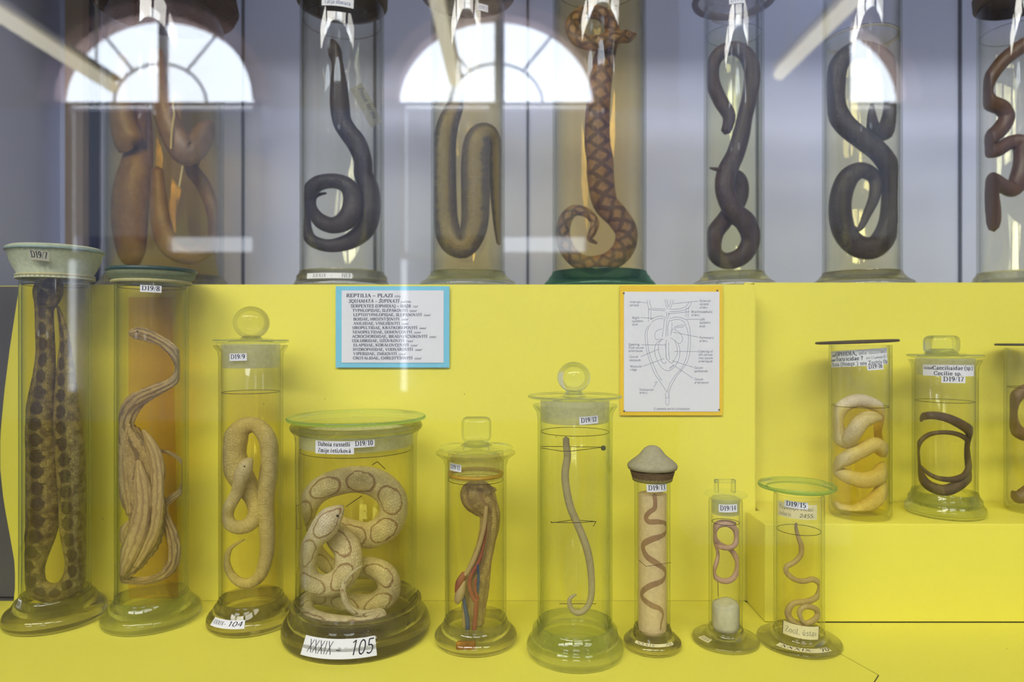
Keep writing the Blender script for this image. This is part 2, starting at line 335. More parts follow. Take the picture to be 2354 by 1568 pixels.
def multi_text(lines, mapf, mat, name, parent, lift=.00012):
    v = []; f = []
    for s, x0, y0, h, width, kw in lines:
        q, wd = text_quads(s, **kw); sy = h/10; sx = (width/wd) if width else sy
        for Q in q:
            b = len(v); v += [mapf(x0+a*sx, y0+c*sy, lift) for a, c in Q]; f.append((b, b+1, b+2, b+3))
    return mesh_obj(name, v, f, mat, parent, smooth=False)

# ------------------------------------------------------------------ the museum room behind the camera
ROOM_F = -5.0
wallm = mat_matte('room plaster', srgb(168, 178, 214), .8, .03, 3)
ceilm = mat_matte('room ceiling plaster', srgb(196, 188, 176), .8, .03, 3)
floorm = mat_matte('room parquet', srgb(136, 116, 92), .5, .1, 6)
DAY = mat_emit('daylight sky beyond the windows', (.80, .88, 1.0, 1), 14.0)
BLIND = mat_emit('sunlit window blind', (.60, .70, 1.0, 1), .8)
GAP = mat_emit('daylight under the blind', (.80, .87, 1.0, 1), 4.5)
FRAME = mat_matte('window frame paint', srgb(190, 190, 200), .5, .02)
REVEAL = mat_matte('arch reveal plaster', srgb(235, 200, 190), .8, .02)
def box_struct(name, c, d, m):
    mb = MB(); mb.box(c, d); return structure(mb.build(name, m, smooth=False))
SILL = EYE+2.1
box_struct('wall_front', (0, ROOM_F-.25, (SILL-1.3)/2), (14, .1, SILL+1.3), wallm)
box_struct('wall_front', (0, ROOM_F-.25, (SILL+3.6)/2), (14, .1, 3.6-SILL), mat_matte('upper wall paint', srgb(138, 128, 120), .8, .03, 3))
box_struct('wall_east', (7.05, -2.2, 1.1), (.1, 5.6, 4.8), wallm)
box_struct('wall_west', (-7.05, -2.2, 1.1), (.1, 5.6, 4.8), wallm)
box_struct('ceiling', (0, -2.3, 3.55), (14, 5.6, .1), ceilm)
box_struct('tone_band_front', (0, ROOM_F-.19, -.85), (14, .04, .8), mat_matte('mid-tone band', srgb(150, 146, 140), .7))  # band added to soften the reflected step from wall to floor
box_struct('floor', (0, -2.3, -1.25), (14, 5.6, .1), floorm)
SILL = EYE+2.1
def lunette(idx, cx, r):
    root = bpy.data.objects.new('window_%d' % idx, None); COL.objects.link(root); root.location = (cx, ROOM_F, SILL); structure(root)
    n = 28
    arc = [(cx+r*math.cos(PI*i/n), SILL+r*.86*math.sin(PI*i/n)) for i in range(n+1)]
    v = [(x, ROOM_F-.10, z) for x, z in arc]+[(x, ROOM_F-.14, z) for x, z in arc]
    N = n+1
    mesh_obj('pane', v, [tuple(range(N)), tuple(range(2*N-1, N-1, -1))]+[(i, (i+1) % N, (i+1) % N+N, i+N) for i in range(N)], DAY, root, smooth=False)
    mb = MB()
    for i in range(n):      # arched casing
        a, b = arc[i], arc[i+1]
        o = lambda p, k: (cx+(p[0]-cx)*k, SILL+(p[1]-SILL)*k)
        a2, b2 = o(a, 1.16), o(b, 1.16)
        for y0, y1 in ((ROOM_F-.12, ROOM_F+.06),):
            vv = [(a[0], y0, a[1]), (b[0], y0, b[1]), (b2[0], y0, b2[1]), (a2[0], y0, a2[1]), (a[0], y1, a[1]), (b[0], y1, b[1]), (b2[0], y1, b2[1]), (a2[0], y1, a2[1])]
            mb.add(vv, [(0, 1, 2, 3), (7, 6, 5, 4), (0, 4, 5, 1), (1, 5, 6, 2), (2, 6, 7, 3), (3, 7, 4, 0)])
    mb.build('casing', REVEAL, root, smooth=False)
    mb = MB()
    mb.rod((cx+.03, ROOM_F-.06, SILL), (cx+.03, ROOM_F-.06, SILL+r*.86), .045)
    for a in (55, 125): mb.rod((cx+r*.48*math.cos(math.radians(a)), ROOM_F-.06, SILL+r*.42*math.sin(math.radians(a))), (cx+r*math.cos(math.radians(a)), ROOM_F-.06, SILL+r*.86*math.sin(math.radians(a))), .012)
    for i in range(12):
        a, b = PI*i/12, PI*(i+1)/12
        mb.rod((cx+r*.48*math.cos(a), ROOM_F-.06, SILL+r*.42*math.sin(a)), (cx+r*.48*math.cos(b), ROOM_F-.06, SILL+r*.42*math.sin(b)), .012)
    mb.rod((cx-r, ROOM_F-.06, SILL), (cx+r, ROOM_F-.06, SILL), .02)
    mb.build('glazing_bar', FRAME, root)
    # lower casements behind blinds, a strip of daylight under each blind
    mb = MB(); fr = MB(); gp = MB()
    for sx in (-1, 1):
        mb.box((cx+sx*r*.50, ROOM_F-.12, SILL-.60), (r*.84, .02, 1.12))
        if idx < 4 and sx > 0: gp.box((cx+sx*r*.50, ROOM_F-.14, SILL-1.235), (r*.84, .02, .13))
        fr.box((cx+sx*r*.98, ROOM_F-.10, SILL-.68), (.06, .06, 1.36))
    gp.box((cx-r*.93-.03, ROOM_F-.14, SILL-1.3), (.05, .02, 2.5))
    fr.box((cx, ROOM_F-.10, SILL-.68), (.12, .06, 1.36)); fr.box((cx, ROOM_F-.10, SILL-1.34), (r*2, .08, .06))
    mb.build('blind', BLIND, root, smooth=False); gp.build('lower_pane', GAP, root, smooth=False); fr.build('casement_frame', FRAME, root, smooth=False)
for i, cx in enumerate((-3.12, -.14, 2.57)): lunette(i+2, cx, .86)
box_struct('pillar', (1.894, -4.2, 1.1), (1.12, .5, 4.8), wallm)  # added to block the left part of the right window's reflection
TUBE = mat_emit('fluorescent tube glow', (1.0, .93, .70, 1), 5.5)
METAL = mat_matte('white lamp housing', srgb(210, 205, 190), .5, .02)
for i, (lx, y1) in enumerate(((-2.98, -4.1), (-.42, -3.98), (1.90, -3.86))):
    t = thing('fluorescent_lamp', ['cream fluorescent tube lamp reflected across the amber jar side', 'cream fluorescent tube lamp reflected before the central arched window', 'cream fluorescent tube lamp reflected between the two dark twisted snakes'][i], 'lamp', (lx, y1+.75, 2.20), 'fluorescent lamps of the museum room reflected in the case glass')
    mb = MB(); mb.rod((lx, y1, 2.17), (lx, y1+1.5, 2.17), .042, 16); mb.build('tube', TUBE, t)
    mb = MB(); mb.box((lx, y1+.75, 2.232), (.10, 1.54, .03)); mb.rod((lx, y1+.2, 2.24), (lx, y1+.2, 3.5), .008); mb.rod((lx, y1+1.3, 2.24), (lx, y1+1.3, 3.5), .008); mb.build('housing', METAL, t, smooth=False)

# ------------------------------------------------------------------ the showcase
RTOP = EYE+.0588                  # top of the riser
YB = .720                         # riser front (left part); the right sheet stands a little deeper
backm = NT('case back board')
g = backm.n('ShaderNodeNewGeometry').outputs['Position']
backm = backm.done(backm.principled(backm.mix(backm.noise(2.2, 2, .5, g), srgb(196, 202, 232), srgb(208, 212, 236)), .6))
box_struct('wall_back', (0.05, 1.06, .80), (1.9, .02, 2.0), backm)
box_struct('wall_left', (-.705, .78, .80), (.02, .56, 2.0), backm)
box_struct('wall_right', (.99, .78, .80), (.02, .56, 2.0), backm)
box_struct('ceiling', (.05, .78, 1.03), (1.72, .56, .02), mat_matte('case top', srgb(120, 112, 104), .7))  # unseen case top, height set to shade the upper back board
box_struct('floor', (.05, .76, -.012), (1.9, .62, .02), GREYB)
mb = MB()
for x in (1213, 862, 1740, 560, 2205): mb.box(((x-CX)/F*1.05, 1.048, .9), (.0035, .004, 1.6))
structure(mb.build('trim_1', mat_matte('panel seam', srgb(96, 100, 116), .7), smooth=False))
PANE = NT('showcase glass'); fr, _f = PANE.schlick(.050, .9, 5)
tr = PANE.n('ShaderNodeBsdfTransparent'); tr.inputs[0].default_value = (.985, .99, .985, 1); gl = PANE.n('ShaderNodeBsdfGlossy'); gl.inputs['Roughness'].default_value = 0.0
PANE = PANE.done(PANE.mixs(fr, tr.outputs[0], gl.outputs[0]))
mb = MB(); mb.box((.05, .497, .80), (1.9, .005, 2.0)); structure(mb.build('window_1', PANE, smooth=False))
box_struct('shade_board', (-.66, .480, .8), (.09, .024, 2.0), mat_matte('unseen shade board', srgb(110, 96, 80), .5))  # unseen board added to hold light off the left end
post = mat_matte('pale wood post', srgb(150, 132, 112), .6, .08, 20)
mb = MB(); mb.box(((165-CX)/F*1.0, 1.02, .8), (.026, .03, 1.9)); structure(mb.build('trim_2', post, smooth=False))
mb = MB(); mb.box(((186-CX)/F*1.0, 1.03, .8), (.005, .02, 1.9)); structure(mb.build('trim_3', mat_matte('dark gap strip', srgb(48, 52, 70), .7), smooth=False))

# riser under the upper row
def sheet(name, xs, zt, zb, y, mat, parent, edge=None, bow=0.0, th=.0012, nz=24, foldback=.0):
    """a paper sheet with thickness: x from edge(z) to xs[1]"""
    nx = 16; V = []; rows = []
    for j in range(nz+1):
        z = zb+(zt-zb)*j/nz
        x0 = edge(z) if edge else xs[0]
        rows.append([(x0+(xs[1]-x0)*i/nx, y-bow*math.sin(PI*j/nz), z) for i in range(nx+1)])
    for s in (0, 1):
        for r in rows: V += [(a, b+s*th, c) for a, b, c in r]
    N = (nx+1)*(nz+1); Fc = []
    for j in range(nz):
        for i in range(nx):
            a = j*(nx+1)+i; Fc.append((a, a+1, a+nx+2, a+nx+1)); Fc.append((a+N, a+N+nx+1, a+N+nx+2, a+N+1))
    for i in range(nx):
        a = nz*(nx+1)+i; Fc.append((a, a+1, a+1+N, a+N)); Fc.append((i+1, i, i+N, i+1+N))
    for j in range(nz):
        a = j*(nx+1); Fc.append((a, a+nx+1, a+nx+1+N, a+N)); b = a+nx; Fc.append((b+nx+1, b, b+N, b+nx+1+N))
    return mesh_obj(name, V, Fc, mat, parent, smooth=True, sharp=30)
riser = thing('display_riser', 'long raised platform covered in yellow paper carrying the upper row of jars', 'riser', (.1, .85, 0))
mb = MB(); mb.box((-.20, .885, (RTOP-.001)/2+.0005), (.88, .31, RTOP-.001)); mb.box((.59, .895, (RTOP-.001)/2+.0005), (.68, .27, RTOP-.001)); mb.build('platform_box', GREYB, riser, smooth=False)
def ledge(z):
    y = CY-(z-EYE)/YB*F
    P = [(600, 48), (655, 45), (800, 24), (900, 12), (1000, 3), (1080, 3), (1150, 10), (1230, 24), (1290, 34), (1340, 36), (1400, 30), (1460, 10)]
    for (a, b), (c, d) in zip(P, P[1:]):
        if a <= y <= c: return ((b+(d-b)*(y-a)/(c-a))-CX)/F*YB
    return (-10-CX)/F*YB
YB2 = .757
sheet('paper_cover', (0, .2558), RTOP+.0008, .0001, YB, YELLOW, riser, ledge, bow=.0012)
sheet('paper_cover', (.2575, .93), RTOP+.0060, .001, YB2, YELLOW, riser, bow=.001)
mb = MB(); mb.box((.2566, (YB+YB2)/2+.001, RTOP/2+.0015), (.0012, YB2-YB, RTOP+.002)); mb.build('paper_cover', YELLOW, riser, smooth=False)
mb = MB(); mb.box((-.20, .88, RTOP-.0002), (.88, .30, .0008)); mb.box((.59, .895, RTOP-.0002), (.68, .26, .0008)); mb.build('paper_cover', YELLOW, riser, smooth=False)
mb = MB(); mb.box((-.615, .742, .17), (.16, .006, .325)); mb.build('dark_backing', mat_matte('dark gap tone', srgb(84, 82, 76), .8), riser, smooth=False)  # darkness beside the riser is put into this board's colour
# step on the right
STEP_T = EYE-.178; STEP_Y = .664
step = thing('display_step', 'low yellow paper covered step carrying the three jars beside the right edge', 'step', (.6, .70, 0))
fp = [(.246, STEP_Y), (.954, STEP_Y), (.954, YB2-.0018), (.2605, YB2-.0018), (.2605, YB-.0035), (.246, YB-.0035)]
bm = bmesh.new(); bf = bm.faces.new([bm.verts.new((x, y, .0005)) for x, y in fp]); ex = bmesh.ops.extrude_face_region(bm, geom=[bf])
bmesh.ops.translate(bm, vec=(0, 0, STEP_T-.0005), verts=[e for e in ex['geom'] if isinstance(e, bmesh.types.BMVert)])
bmesh.ops.recalc_face_normals(bm, faces=bm.faces); bmesh.ops.bevel(bm, geom=bm.edges, offset=.0013, segments=3, profile=.5, affect='EDGES')
me = bpy.data.meshes.new('paper_box'); bm.to_mesh(me); bm.free(); me.materials.append(YELLOW); me.shade_smooth(); me.set_sharp_from_angle(angle=.6)
o = bpy.data.objects.new('paper_box', me); COL.objects.link(o); o.parent = step; o.matrix_parent_inverse = Matrix.Translation(-step.location)
# shelf paper in two sheets with a diagonal seam
def slab(name, pts, z, th, mat):
    n = len(pts); v = [(x, y, z) for x, y in pts]+[(x, y, z-th) for x, y in pts]
    o = mesh_obj(name, v, [tuple(range(n)), tuple(range(2*n-1, n-1, -1))]+[(i, i+n, (i+1) % n+n, (i+1) % n) for i in range(n)], mat, smooth=False)
    bm = bmesh.new(); bm.from_mesh(o.data); bmesh.ops.recalc_face_normals(bm, faces=bm.faces); bm.to_mesh(o.data); bm.free(); return o
tag(slab('shelf_paper', [(-.66, .515), (.262, .515), (.300, .56), (.2445, .7197), (-.66, .7197)], 0, .0009, YELLOW_F), 'wide yellow paper sheet lining the lower shelf under most jars', 'paper')
tag(slab('shelf_paper', [(.2635, .515), (.93, .515), (.93, .6638), (.2650, .6638), (.3015, .56)], 0, .0009, YELLOW_F), 'yellow paper sheet on the lower shelf in front of the low step', 'paper')
mb = MB(); mb.box((-.60, .655, .006), (.10, .02, .010), Matrix.Rotation(.35, 3, 'Z')); tag(mb.build('metal_strip', mat_matte('grey metal strip', srgb(150, 150, 146), .4), smooth=False), 'grey metal strip lying at the dark corner beside the tallest viper jar', 'strip')

# ------------------------------------------------------------------ jars
JARS = {}
class Jar:
    """a museum cylinder: body edges and foot edges as measured, all solids of revolution about one axis"""
    def __init__(s, key, label, body, foot, yb, base=0.0, Y=None, group=None, foot_h=.020, tall=None):
        s.key = key; s.base = base+.0002
        s.Y = Y if Y else depth_for(foot[0], foot[1], yb, base)
        s.X, s.rf = fit(foot[0], foot[1], s.Y); s.X2, s.r = fit(body[0], body[1], s.Y)
        s.X = (s.X+s.X2*2)/3
        s.foot_h = foot_h
        s.o = thing('specimen_jar', label, 'jar', (s.X, s.Y, s.base), group)
        JARS[key] = s
    def z(s, y): return zy(y, s.Y)
    def w(s, p): return p*s.Y/F
    def body(s, ytop, mat=GLASS, flare=0.0, wall=.0022, bottom=.004):
        zt = s.z(ytop); z0 = s.base+s.foot_h*.45; r = s.r; s.ztop = zt; s.rin = r-wall; s.zin = z0+bottom
        p = [(0, z0), (r*.94, z0), (r, z0+.004)]
        p += [(r, zt-.012), (r+flare*.25, zt-.006), (r+flare, zt-.0015), (r+flare, zt)] if flare else [(r, zt-.0015), (r-.0004, zt)]
        p += [(r+flare-.0015 if flare else s.rin+.0004, zt)]
        p += [(s.rin, zt-.007)] if flare else [(s.rin, zt-.0015)]
        p += [(s.rin, s.zin+.006), (s.rin*.93, s.zin+.001), (0, s.zin)]
        mb = MB(); mb.lathe(s.X, s.Y, p, closed=False); s.b = mb.build('glass_cylinder', mat, s.o, sharp=50); return s.b
    def foot(s, mat=FOOT, style='round'):
        r, rf, h, b = s.r, s.rf, s.foot_h, s.base
        s.prof = [(rf-.004, 0), (rf-.001, .0016), (rf, .0045), (rf-.0006, .009), (rf-.003, .0125), ((rf+r)/2, .0150), (r+.004, h*.85), (r+.0012, h), (r-.001, h+.004)]
        if style == 'flat': s.prof = [(rf-.003, 0), (rf-.0005, .001), (rf, .003), (rf-.0006, .0060), (rf-.003, .008), (r+.006, .0095), (r+.0025, .0125), (r+.0012, h), (r-.001, h+.002)]
        k = h/(.022 if style == 'round' else .016); n_ = len(s.prof)-1
        s.prof = [(a, min(c*k, h) if i < n_-1 else c) for i, (a, c) in enumerate(s.prof)]
        s.prof[-1] = (r+.0003, h+.003); zi = b+h*.45-.0004
        p = [(0, b)]+[(a, b+c) for a, c in s.prof]+[(r+.0003, zi), (0, zi)]
        mb = MB(); mb.lathe(s.X, s.Y, p, closed=False); mb.build('glass_foot', mat, s.o, sharp=60)
    def no_foot(s): s.foot_h = .001
    def liquid(s, ysurf, T, mat=None, rr=None, milky=False):
        zt = s.z(ysurf); r = (rr or s.rin)-.0003; s.zliq = zt
        mb = MB(); mb.lathe(s.X, s.Y, [(0, s.zin+.0006), (r*.92, s.zin+.0016), (r, s.zin+.0066), (r, zt-.0004), (r-.0008, zt), (0, zt)], closed=False)
        mb.ring(s.X, s.Y, zt-.0008, r-.0006, .00035, mi=1)
        mb.build('liquid', [mat or mat_liquid('liquid '+s.key, T, 2*r), SURFACE_LINE], s.o, sharp=50)
    def map(s, xp, yp, r=None, r2=None, z1=None, z2=None, tilt=0.0, w=None, h=None):
        """label mapping on the cylinder (or a cone between (r, z1) and (r2, z2)) around the point seen at (xp, yp)"""
        if r is None: r = s.r
        rm = r if r2 is None else (r+r2)/2
        d = Vector(((xp-CX)/F, 1, -(yp-CY)/F)); o2 = Vector((-s.X, -s.Y)); d2 = Vector((d.x, d.y))
        A = d2.dot(d2); B = 2*o2.dot(d2); C = o2.dot(o2)-rm*rm
        disc = max(B*B-4*A*C, 0); t = (-B-math.sqrt(disc))/(2*A)
        hx, hy = d.x*t-s.X, d.y*t-s.Y; th0 = math.atan2(hx, -hy); z0 = EYE+d.z*t
        ct, st = math.cos(tilt), math.sin(tilt)
        def f(u, v, lift=0.0):
            a, b = u*ct-v*st, u*st+v*ct
            th = th0+a/rm
            if r2 is None: R = rm+lift; z = z0+b
            else:
                k = (b+h/2)/h; R = r+(r2-r)*k; z = z1+(z2-z1)*k
                L = math.hypot(r2-r, z2-z1); R += lift*(z2-z1)/L; z += lift*abs(r2-r)/L
            return Vector((s.X+R*math.sin(th), s.Y-R*math.cos(th), z))
        return f
    def label(s, xp, yp, wp, hp, lines, tilt=0.0, r=None, mat=PAPER, name='number_label', ink=INK, cone=None, border=False, lift=.0003):
        """lines: (text, x fraction, y fraction of baseline, cap height px, width px or None, options)"""
        k = (s.Y-s.r)/F; W, H = wp*k, hp*k
        if cone: f = s.map(xp, yp, cone[0], cone[2], cone[1], cone[3], tilt, W, H)
        else: f = s.map(xp, yp, r, tilt=tilt)
        nx, ny = 14, 3; V = []; Fc = []
        for sd in (lift, lift+.00018):
            for j in range(ny+1):
                for i in range(nx+1): V.append(f(-W/2+W*i/nx, -H/2+H*j/ny, sd))
        N = (nx+1)*(ny+1)
        for j in range(ny):
            for i in range(nx):
                a = j*(nx+1)+i; Fc.append((a+N, a+N+1, a+N+nx+2, a+N+nx+1)); Fc.append((a, a+nx+1, a+nx+2, a+1))
        for i in range(nx): Fc.append((i, i+1, i+1+N, i+N)); a = ny*(nx+1)+i; Fc.append((a+1, a, a+N, a+1+N))
        for j in range(ny): a = j*(nx+1); Fc.append((a+nx+1, a, a+N, a+nx+1+N)); b = a+nx; Fc.append((b, b+nx+1, b+nx+1+N, b+N))
        lab = mesh_obj(name, V, Fc, mat, s.o, smooth=True, sharp=30)
        L = [(t, -W/2+fx*W, -H/2+fy*H, ch*k, (wd*k if wd else None), kw) for t, fx, fy, ch, wd, kw in lines]
        tx = multi_text(L, f, ink, 'lettering', lab, lift+.0003)
        if border:
            q = []; m = .0003
            for a, b in (((-W/2+m, -H/2+m), (W/2-m, -H/2+m)), ((W/2-m, -H/2+m), (W/2-m, H/2-m)), ((W/2-m, H/2-m), (-W/2+m, H/2-m)), ((-W/2+m, H/2-m), (-W/2+m, -H/2+m))):
                stroke_quads([a, ((a[0]+b[0])/2, (a[1]+b[1])/2), b], lambda x, y: .0005, q)
            v = []; fc = []
            for Q in q: b = len(v); v += [f(x, y, lift+.0003) for x, y in Q]; fc.append((b, b+1, b+2, b+3))
            mesh_obj('printed_border', v, fc, INK, lab, smooth=False)
        return lab
    def seg(s, i, jj): return (s.prof[i][0], s.base+s.prof[i][1], s.prof[jj][0], s.base+s.prof[jj][1])
    # lids -------------------------------------------------------
    def stopper(s, flange, yfl, yplug, knob, mat=KNOB, frost=FROST, th=.0035, dome=.002):
        z = s.z(yfl); X, Y = s.X, s.Y; _, rf = fit(flange[0], flange[1], Y); s.zfl = z
        root = bpy.data.objects.new('stopper', None); COL.objects.link(root); root.location = (X, Y, z); root.parent = s.o; root.matrix_parent_inverse = Matrix.Translation(-s.o.location)
        bpy.context.view_layer.update()
        s.stop = root
        def child(mb, n, m, sharp=50):
            o = mb.build(n, m, None, sharp=sharp); o.parent = root; o.matrix_parent_inverse = Matrix.Translation(-Vector((X, Y, z))); return o
        mb = MB(); mb.lathe(X, Y, [(0, z-.0005), (s.rin*.9, z-.0005), (rf*.86, z), (rf-.001, z+.001), (rf, z+.0022), (rf-.0012, z+th), (rf*.8, z+th-.0004), (rf*.55, z+th+dome*.4), (rf*.3, z+th+dome), (0, z+th+dome)], closed=False)
        for i, f in enumerate(mb.f):
            if min(math.hypot(mb.v[q].x-X, mb.v[q].y-Y) for q in f) > rf*.965: mb.m[i] = 1
        child(mb, 'flange', [PLATE, RIM])
        if yplug:
            zp = s.z(yplug); rp = s.rin-.0004
            mb = MB(); mb.lathe(X, Y, [(rp, z-.001), (rp*.975, zp+.001), (rp*.95, zp), (rp*.86, zp+.0008), (rp*.86, z-.001)], closed=True)
            child(mb, 'ground_plug', frost)
        kt = knob[0]; zk = z+th+dome
        if kt == 'ball':
            _, xk, yk, rk = knob[:4]; c = (X+s.w(xk-s.cxp()), Y, s.z(yk)); R = s.w(rk)
            mb = MB(); mb.ellipsoid(c, R, R*.82 if len(knob) < 5 else R, R*.93, 32, 20)
            mb.lathe(c[0], Y, [(0, zk-.0015), (R*.62, zk-.0015), (R*.45, zk+.002), (R*.42, c[2]-R*.75), (0, c[2]-R*.75)], 24, closed=False)
            child(mb, 'ball_knob', mat)
        if kt == 'block':
            _, xl, xr, yt, yb2, dep = knob; wd = s.w(xr-xl); ht = s.w(yb2-yt); c = (X+s.w((xl+xr)/2-s.cxp()), Y, (s.z(yt)+s.z(yb2))/2)
            mb = MB(); rbox(mb, c, (wd, dep, ht), min(dep*.42, wd*.2), 5)
            mb.lathe(c[0], Y, [(0, zk-.002), (wd*.55, zk-.0015), (wd*.42, zk+.001), (wd*.3, zk+.004), (0, zk+.004)], 24, closed=False)
            child(mb, 'block_knob', mat, 35)
        if kt == 'bail':
            _, xl, xr, yt, yb2 = knob; wd = s.w(xr-xl); zt2 = s.z(yt); x0 = X+s.w(xl-s.cxp()); t_ = .0032
            mb = MB()
            rbox(mb, (x0+t_/2, Y, (zt2+zk-.002)/2), (t_, .006, zt2-zk+.002), .0008); rbox(mb, (x0+wd-t_/2, Y, (zt2+zk-.002)/2), (t_, .006, zt2-zk+.002), .0008)
            rbox(mb, (x0+wd/2, Y, zt2-t_/2), (wd, .006, t_), .0008)
            child(mb, 'bail_handle', mat, 35)
        return root
    def cxp(s): return CX+s.X/s.Y*F
    def plate(s, disc, y, th=.0032, m=None, tiltx=0.0, name='glass_lid'):
        z = s.z(y); X2, rf = fit(disc[0], disc[1], s.Y)
        mb = MB(); n = 72; b = [(0, z), (rf-.0006, z), (rf, z+.0008), (rf, z+th-.0008), (rf-.0006, z+th), (0, z+th)]
        mb.lathe(X2*.5+s.X*.5, s.Y, b, closed=False)
        for i, f in enumerate(mb.f):
            cz = [mb.v[k] for k in f]; rr = min(math.hypot(v.x-(X2*.5+s.X*.5), v.y-s.Y) for v in cz)
            if rr > rf*.97: mb.m[i] = 1
        if tiltx:
            c = Vector((s.X, s.Y, z)); R = Matrix.Rotation(tiltx, 3, 'Y')
            mb.v = [c+R @ (v-c) for v in mb.v]
        return mb.build(name, m or [PLATE, PLATE_EDGE], s.o, sharp=50)

num = lambda t, wp, ch=9: [(t, .08, .25, ch, wp*.84, {})]
hand = dict(bold=1.0, thin=.9, serif=False, slant=.25)
handb = dict(bold=1.3, thin=1.0, serif=False, slant=.2)

# ---- 7
j = Jar('7', 'tall wide-lidded glass jar numbered D19/7 holding the folded dark-spotted viper', (42, 212), (-2, 249), 1468, foot_h=.024)
j.body(636, GLASS_GREEN, flare=.0); j.foot(FOOT_OLIVE); j.liquid(655, (.80, .70, .30))
MEMB = mat_veil('pleated membrane', srgb(205, 212, 180), .92, .6, .25)
zt = j.z(578); zb_ = j.z(634); _, rl = fit(20, 249, j.Y)
mb = MB(); mb.lathe(j.X, j.Y, [(j.r*.9, zb_-.004), (j.r+.0035, zb_-.004), (j.r+.0015, zb_+.001), (j.r+.0015+(rl-j.r)*.5, zb_+(zt-zb_)*.5), (rl-.0015, zt-.003), (rl, zt-.001), (rl, zt+.002), (rl-.003, zt+.0035), (0, zt+.0035), (0, zt-.001), (j.r*.9, zt-.001)], 96, closed=False)
for i, v in enumerate(mb.v):     # pleats
    a = math.atan2(v.y-j.Y, v.x-j.X); rr = math.hypot(v.x-j.X, v.y-j.Y)
    if rr > j.r and v.z < zt: k = 1+.016*math.sin(a*47); v.x = j.X+(v.x-j.X)*k; v.y = j.Y+(v.y-j.Y)*k
mb.build('membrane_cap', MEMB, j.o, sharp=60)
mb = MB(); mb.ring(j.X, j.Y, zt-.0005, rl, .0013); mb.build('cap_edge', mat_matte('blue green lacquer', srgb(150, 172, 160), .4, .2, 400), j.o)
mb = MB(); mb.ring(j.X, j.Y, zb_-.001, j.r+.0022, .0014); mb.ring(j.X, j.Y, zb_-.0035, j.r+.002, .0012); mb.build('binding_string', mat_matte('string', srgb(198, 190, 140), .8, .2, 300), j.o)
kk = (zt-zb_)
j.label(91, 592, 38, 15, num('D19/7', 38, 10), tilt=-.06, cone=(j.r+.009, zb_+kk*.42, j.r+.0135, zb_+kk*.78), mat=mat_matte('yellowed paper', srgb(206, 206, 184), .7), lift=.0008)
j.label(46, 1389, 20, 22, [('III', .2, .35, 11, 12, {})], name='side_label')
# ---- 8
j = Jar('8', 'glass jar numbered D19/8 with teal lacquered lid and amber plate inside', (261, 434), (228, 467), 1468, foot_h=.022)
j.body(650, GLASS_GREEN); j.foot(FOOT_GREEN); j.liquid(660, (.85, .74, .30))
_, rl = fit(240, 448, j.Y); zt = j.z(622); zb_ = j.z(652)
mb = MB(); mb.lathe(j.X, j.Y, [(0, zb_+.0005), (j.r+.0005, zb_+.0005), (rl-.006, zb_+.002), (rl-.001, zb_+.006), (rl, zt-.002), (rl-.001, zt), (0, zt)], closed=False); mb.build('glass_lid', mat_veil('sealed lid glass', srgb(150, 160, 120), .75, .3, .3), j.o, sharp=50)
mb = MB(); mb.ring(j.X, j.Y, zt-.0008, rl-.0006, .0019); mb.build('lacquer_seal', mat_matte('teal lacquer', srgb(66, 98, 88), .35, .35, 260), j.o)
mb = MB(); mb.ring(j.X, j.Y, zb_+.0008, j.r+.0018, .0017); mb.build('wax_seal', mat_matte('wax', srgb(190, 182, 120), .5, .2, 300), j.o)
j.label(347, 664, 44, 16, num('D19/8', 44, 10.5), tilt=-.03)
# amber glass plate
P = [px(264, 682, j.Y), px(383, 682, j.Y), px(398, 1384, j.Y), px(264, 1384, j.Y)]
mb = MB(); rm = j.rin*.985
P = [Vector((max(p.x, j.X-rm*.945), j.Y+rm*.30, p.z)) for p in P]
mb.add([p for p in P]+[p+Vector((0, .0025, 0)) for p in P], [(3, 2, 1, 0), (4, 5, 6, 7), (0, 1, 5, 4), (1, 2, 6, 5), (2, 3, 7, 6), (3, 0, 4, 7)]); mb.build('amber_plate', mat_tint('amber glass', (.97, .86, .35)), j.o, smooth=False)
# ---- 9
j = Jar('9', 'slender glass jar numbered D19/9 with big round flat knob, coiled white snake inside', (503, 653), (469, 676), 1471, foot_h=.022)
j.body(793, flare=.0045); j.foot(FOOT_OLIVE); j.liquid(899, (.93, .83, .32))
j.stopper((484, 663), 789, 845, ('ball', 578, 742, 41), mat=mat_solid_glass('smoky yellow knob', (.93, .93, .86), .6))
j.label(547, 821, 40, 17, num('D19/9', 40, 10.5), tilt=.02)
b = j.base
j.label(521, 1433, 84, 22, [('XXXIX–', .04, .3, 11, 38, handb), ('104', .54, .3, 12, 34, handb)], tilt=0, cone=j.seg(3, 5), lift=.0009, name='shelf_mark_label')
# ---- 10
j = Jar('10', 'broadest glass jar labelled Daboia russelli D19/10 with a flat green-edged glass lid', (677, 958), (646, 991), 1533, foot_h=.030)
j.body(980, flare=.004, wall=.003); j.foot(FOOT_OLIVE); j.liquid(1030, (.92, .84, .38))
j.plate((657, 979), 963)
mb = MB(); _, rr = fit(664, 971, j.Y); mb.lathe(j.X, j.Y, [(j.r, j.z(992)), (rr-.001, j.z(985)), (rr, j.z(979)), (rr-.001, j.z(973)), (j.rin, j.z(973)), (j.rin, j.z(992))]); mb.build('glass_rim', mat_solid_glass('rim glass', (.80, .80, .70), .5), j.o, sharp=50)
mb = MB(); mb.lathe(j.X, j.Y, [(j.rin-.0003, j.z(990)), (j.rin-.0003, j.z(1021)), (j.rin-.0012, j.z(1021)), (j.rin-.0012, j.z(990))]); mb.build('frosted_band', FROST, j.o)
j.label(767, 1029, 94, 30, [('Daboia russelli', .08, .60, 9.5, 78, {}), ('Zmije řetízková', .08, .12, 9.5, 80, {})], name='species_label')
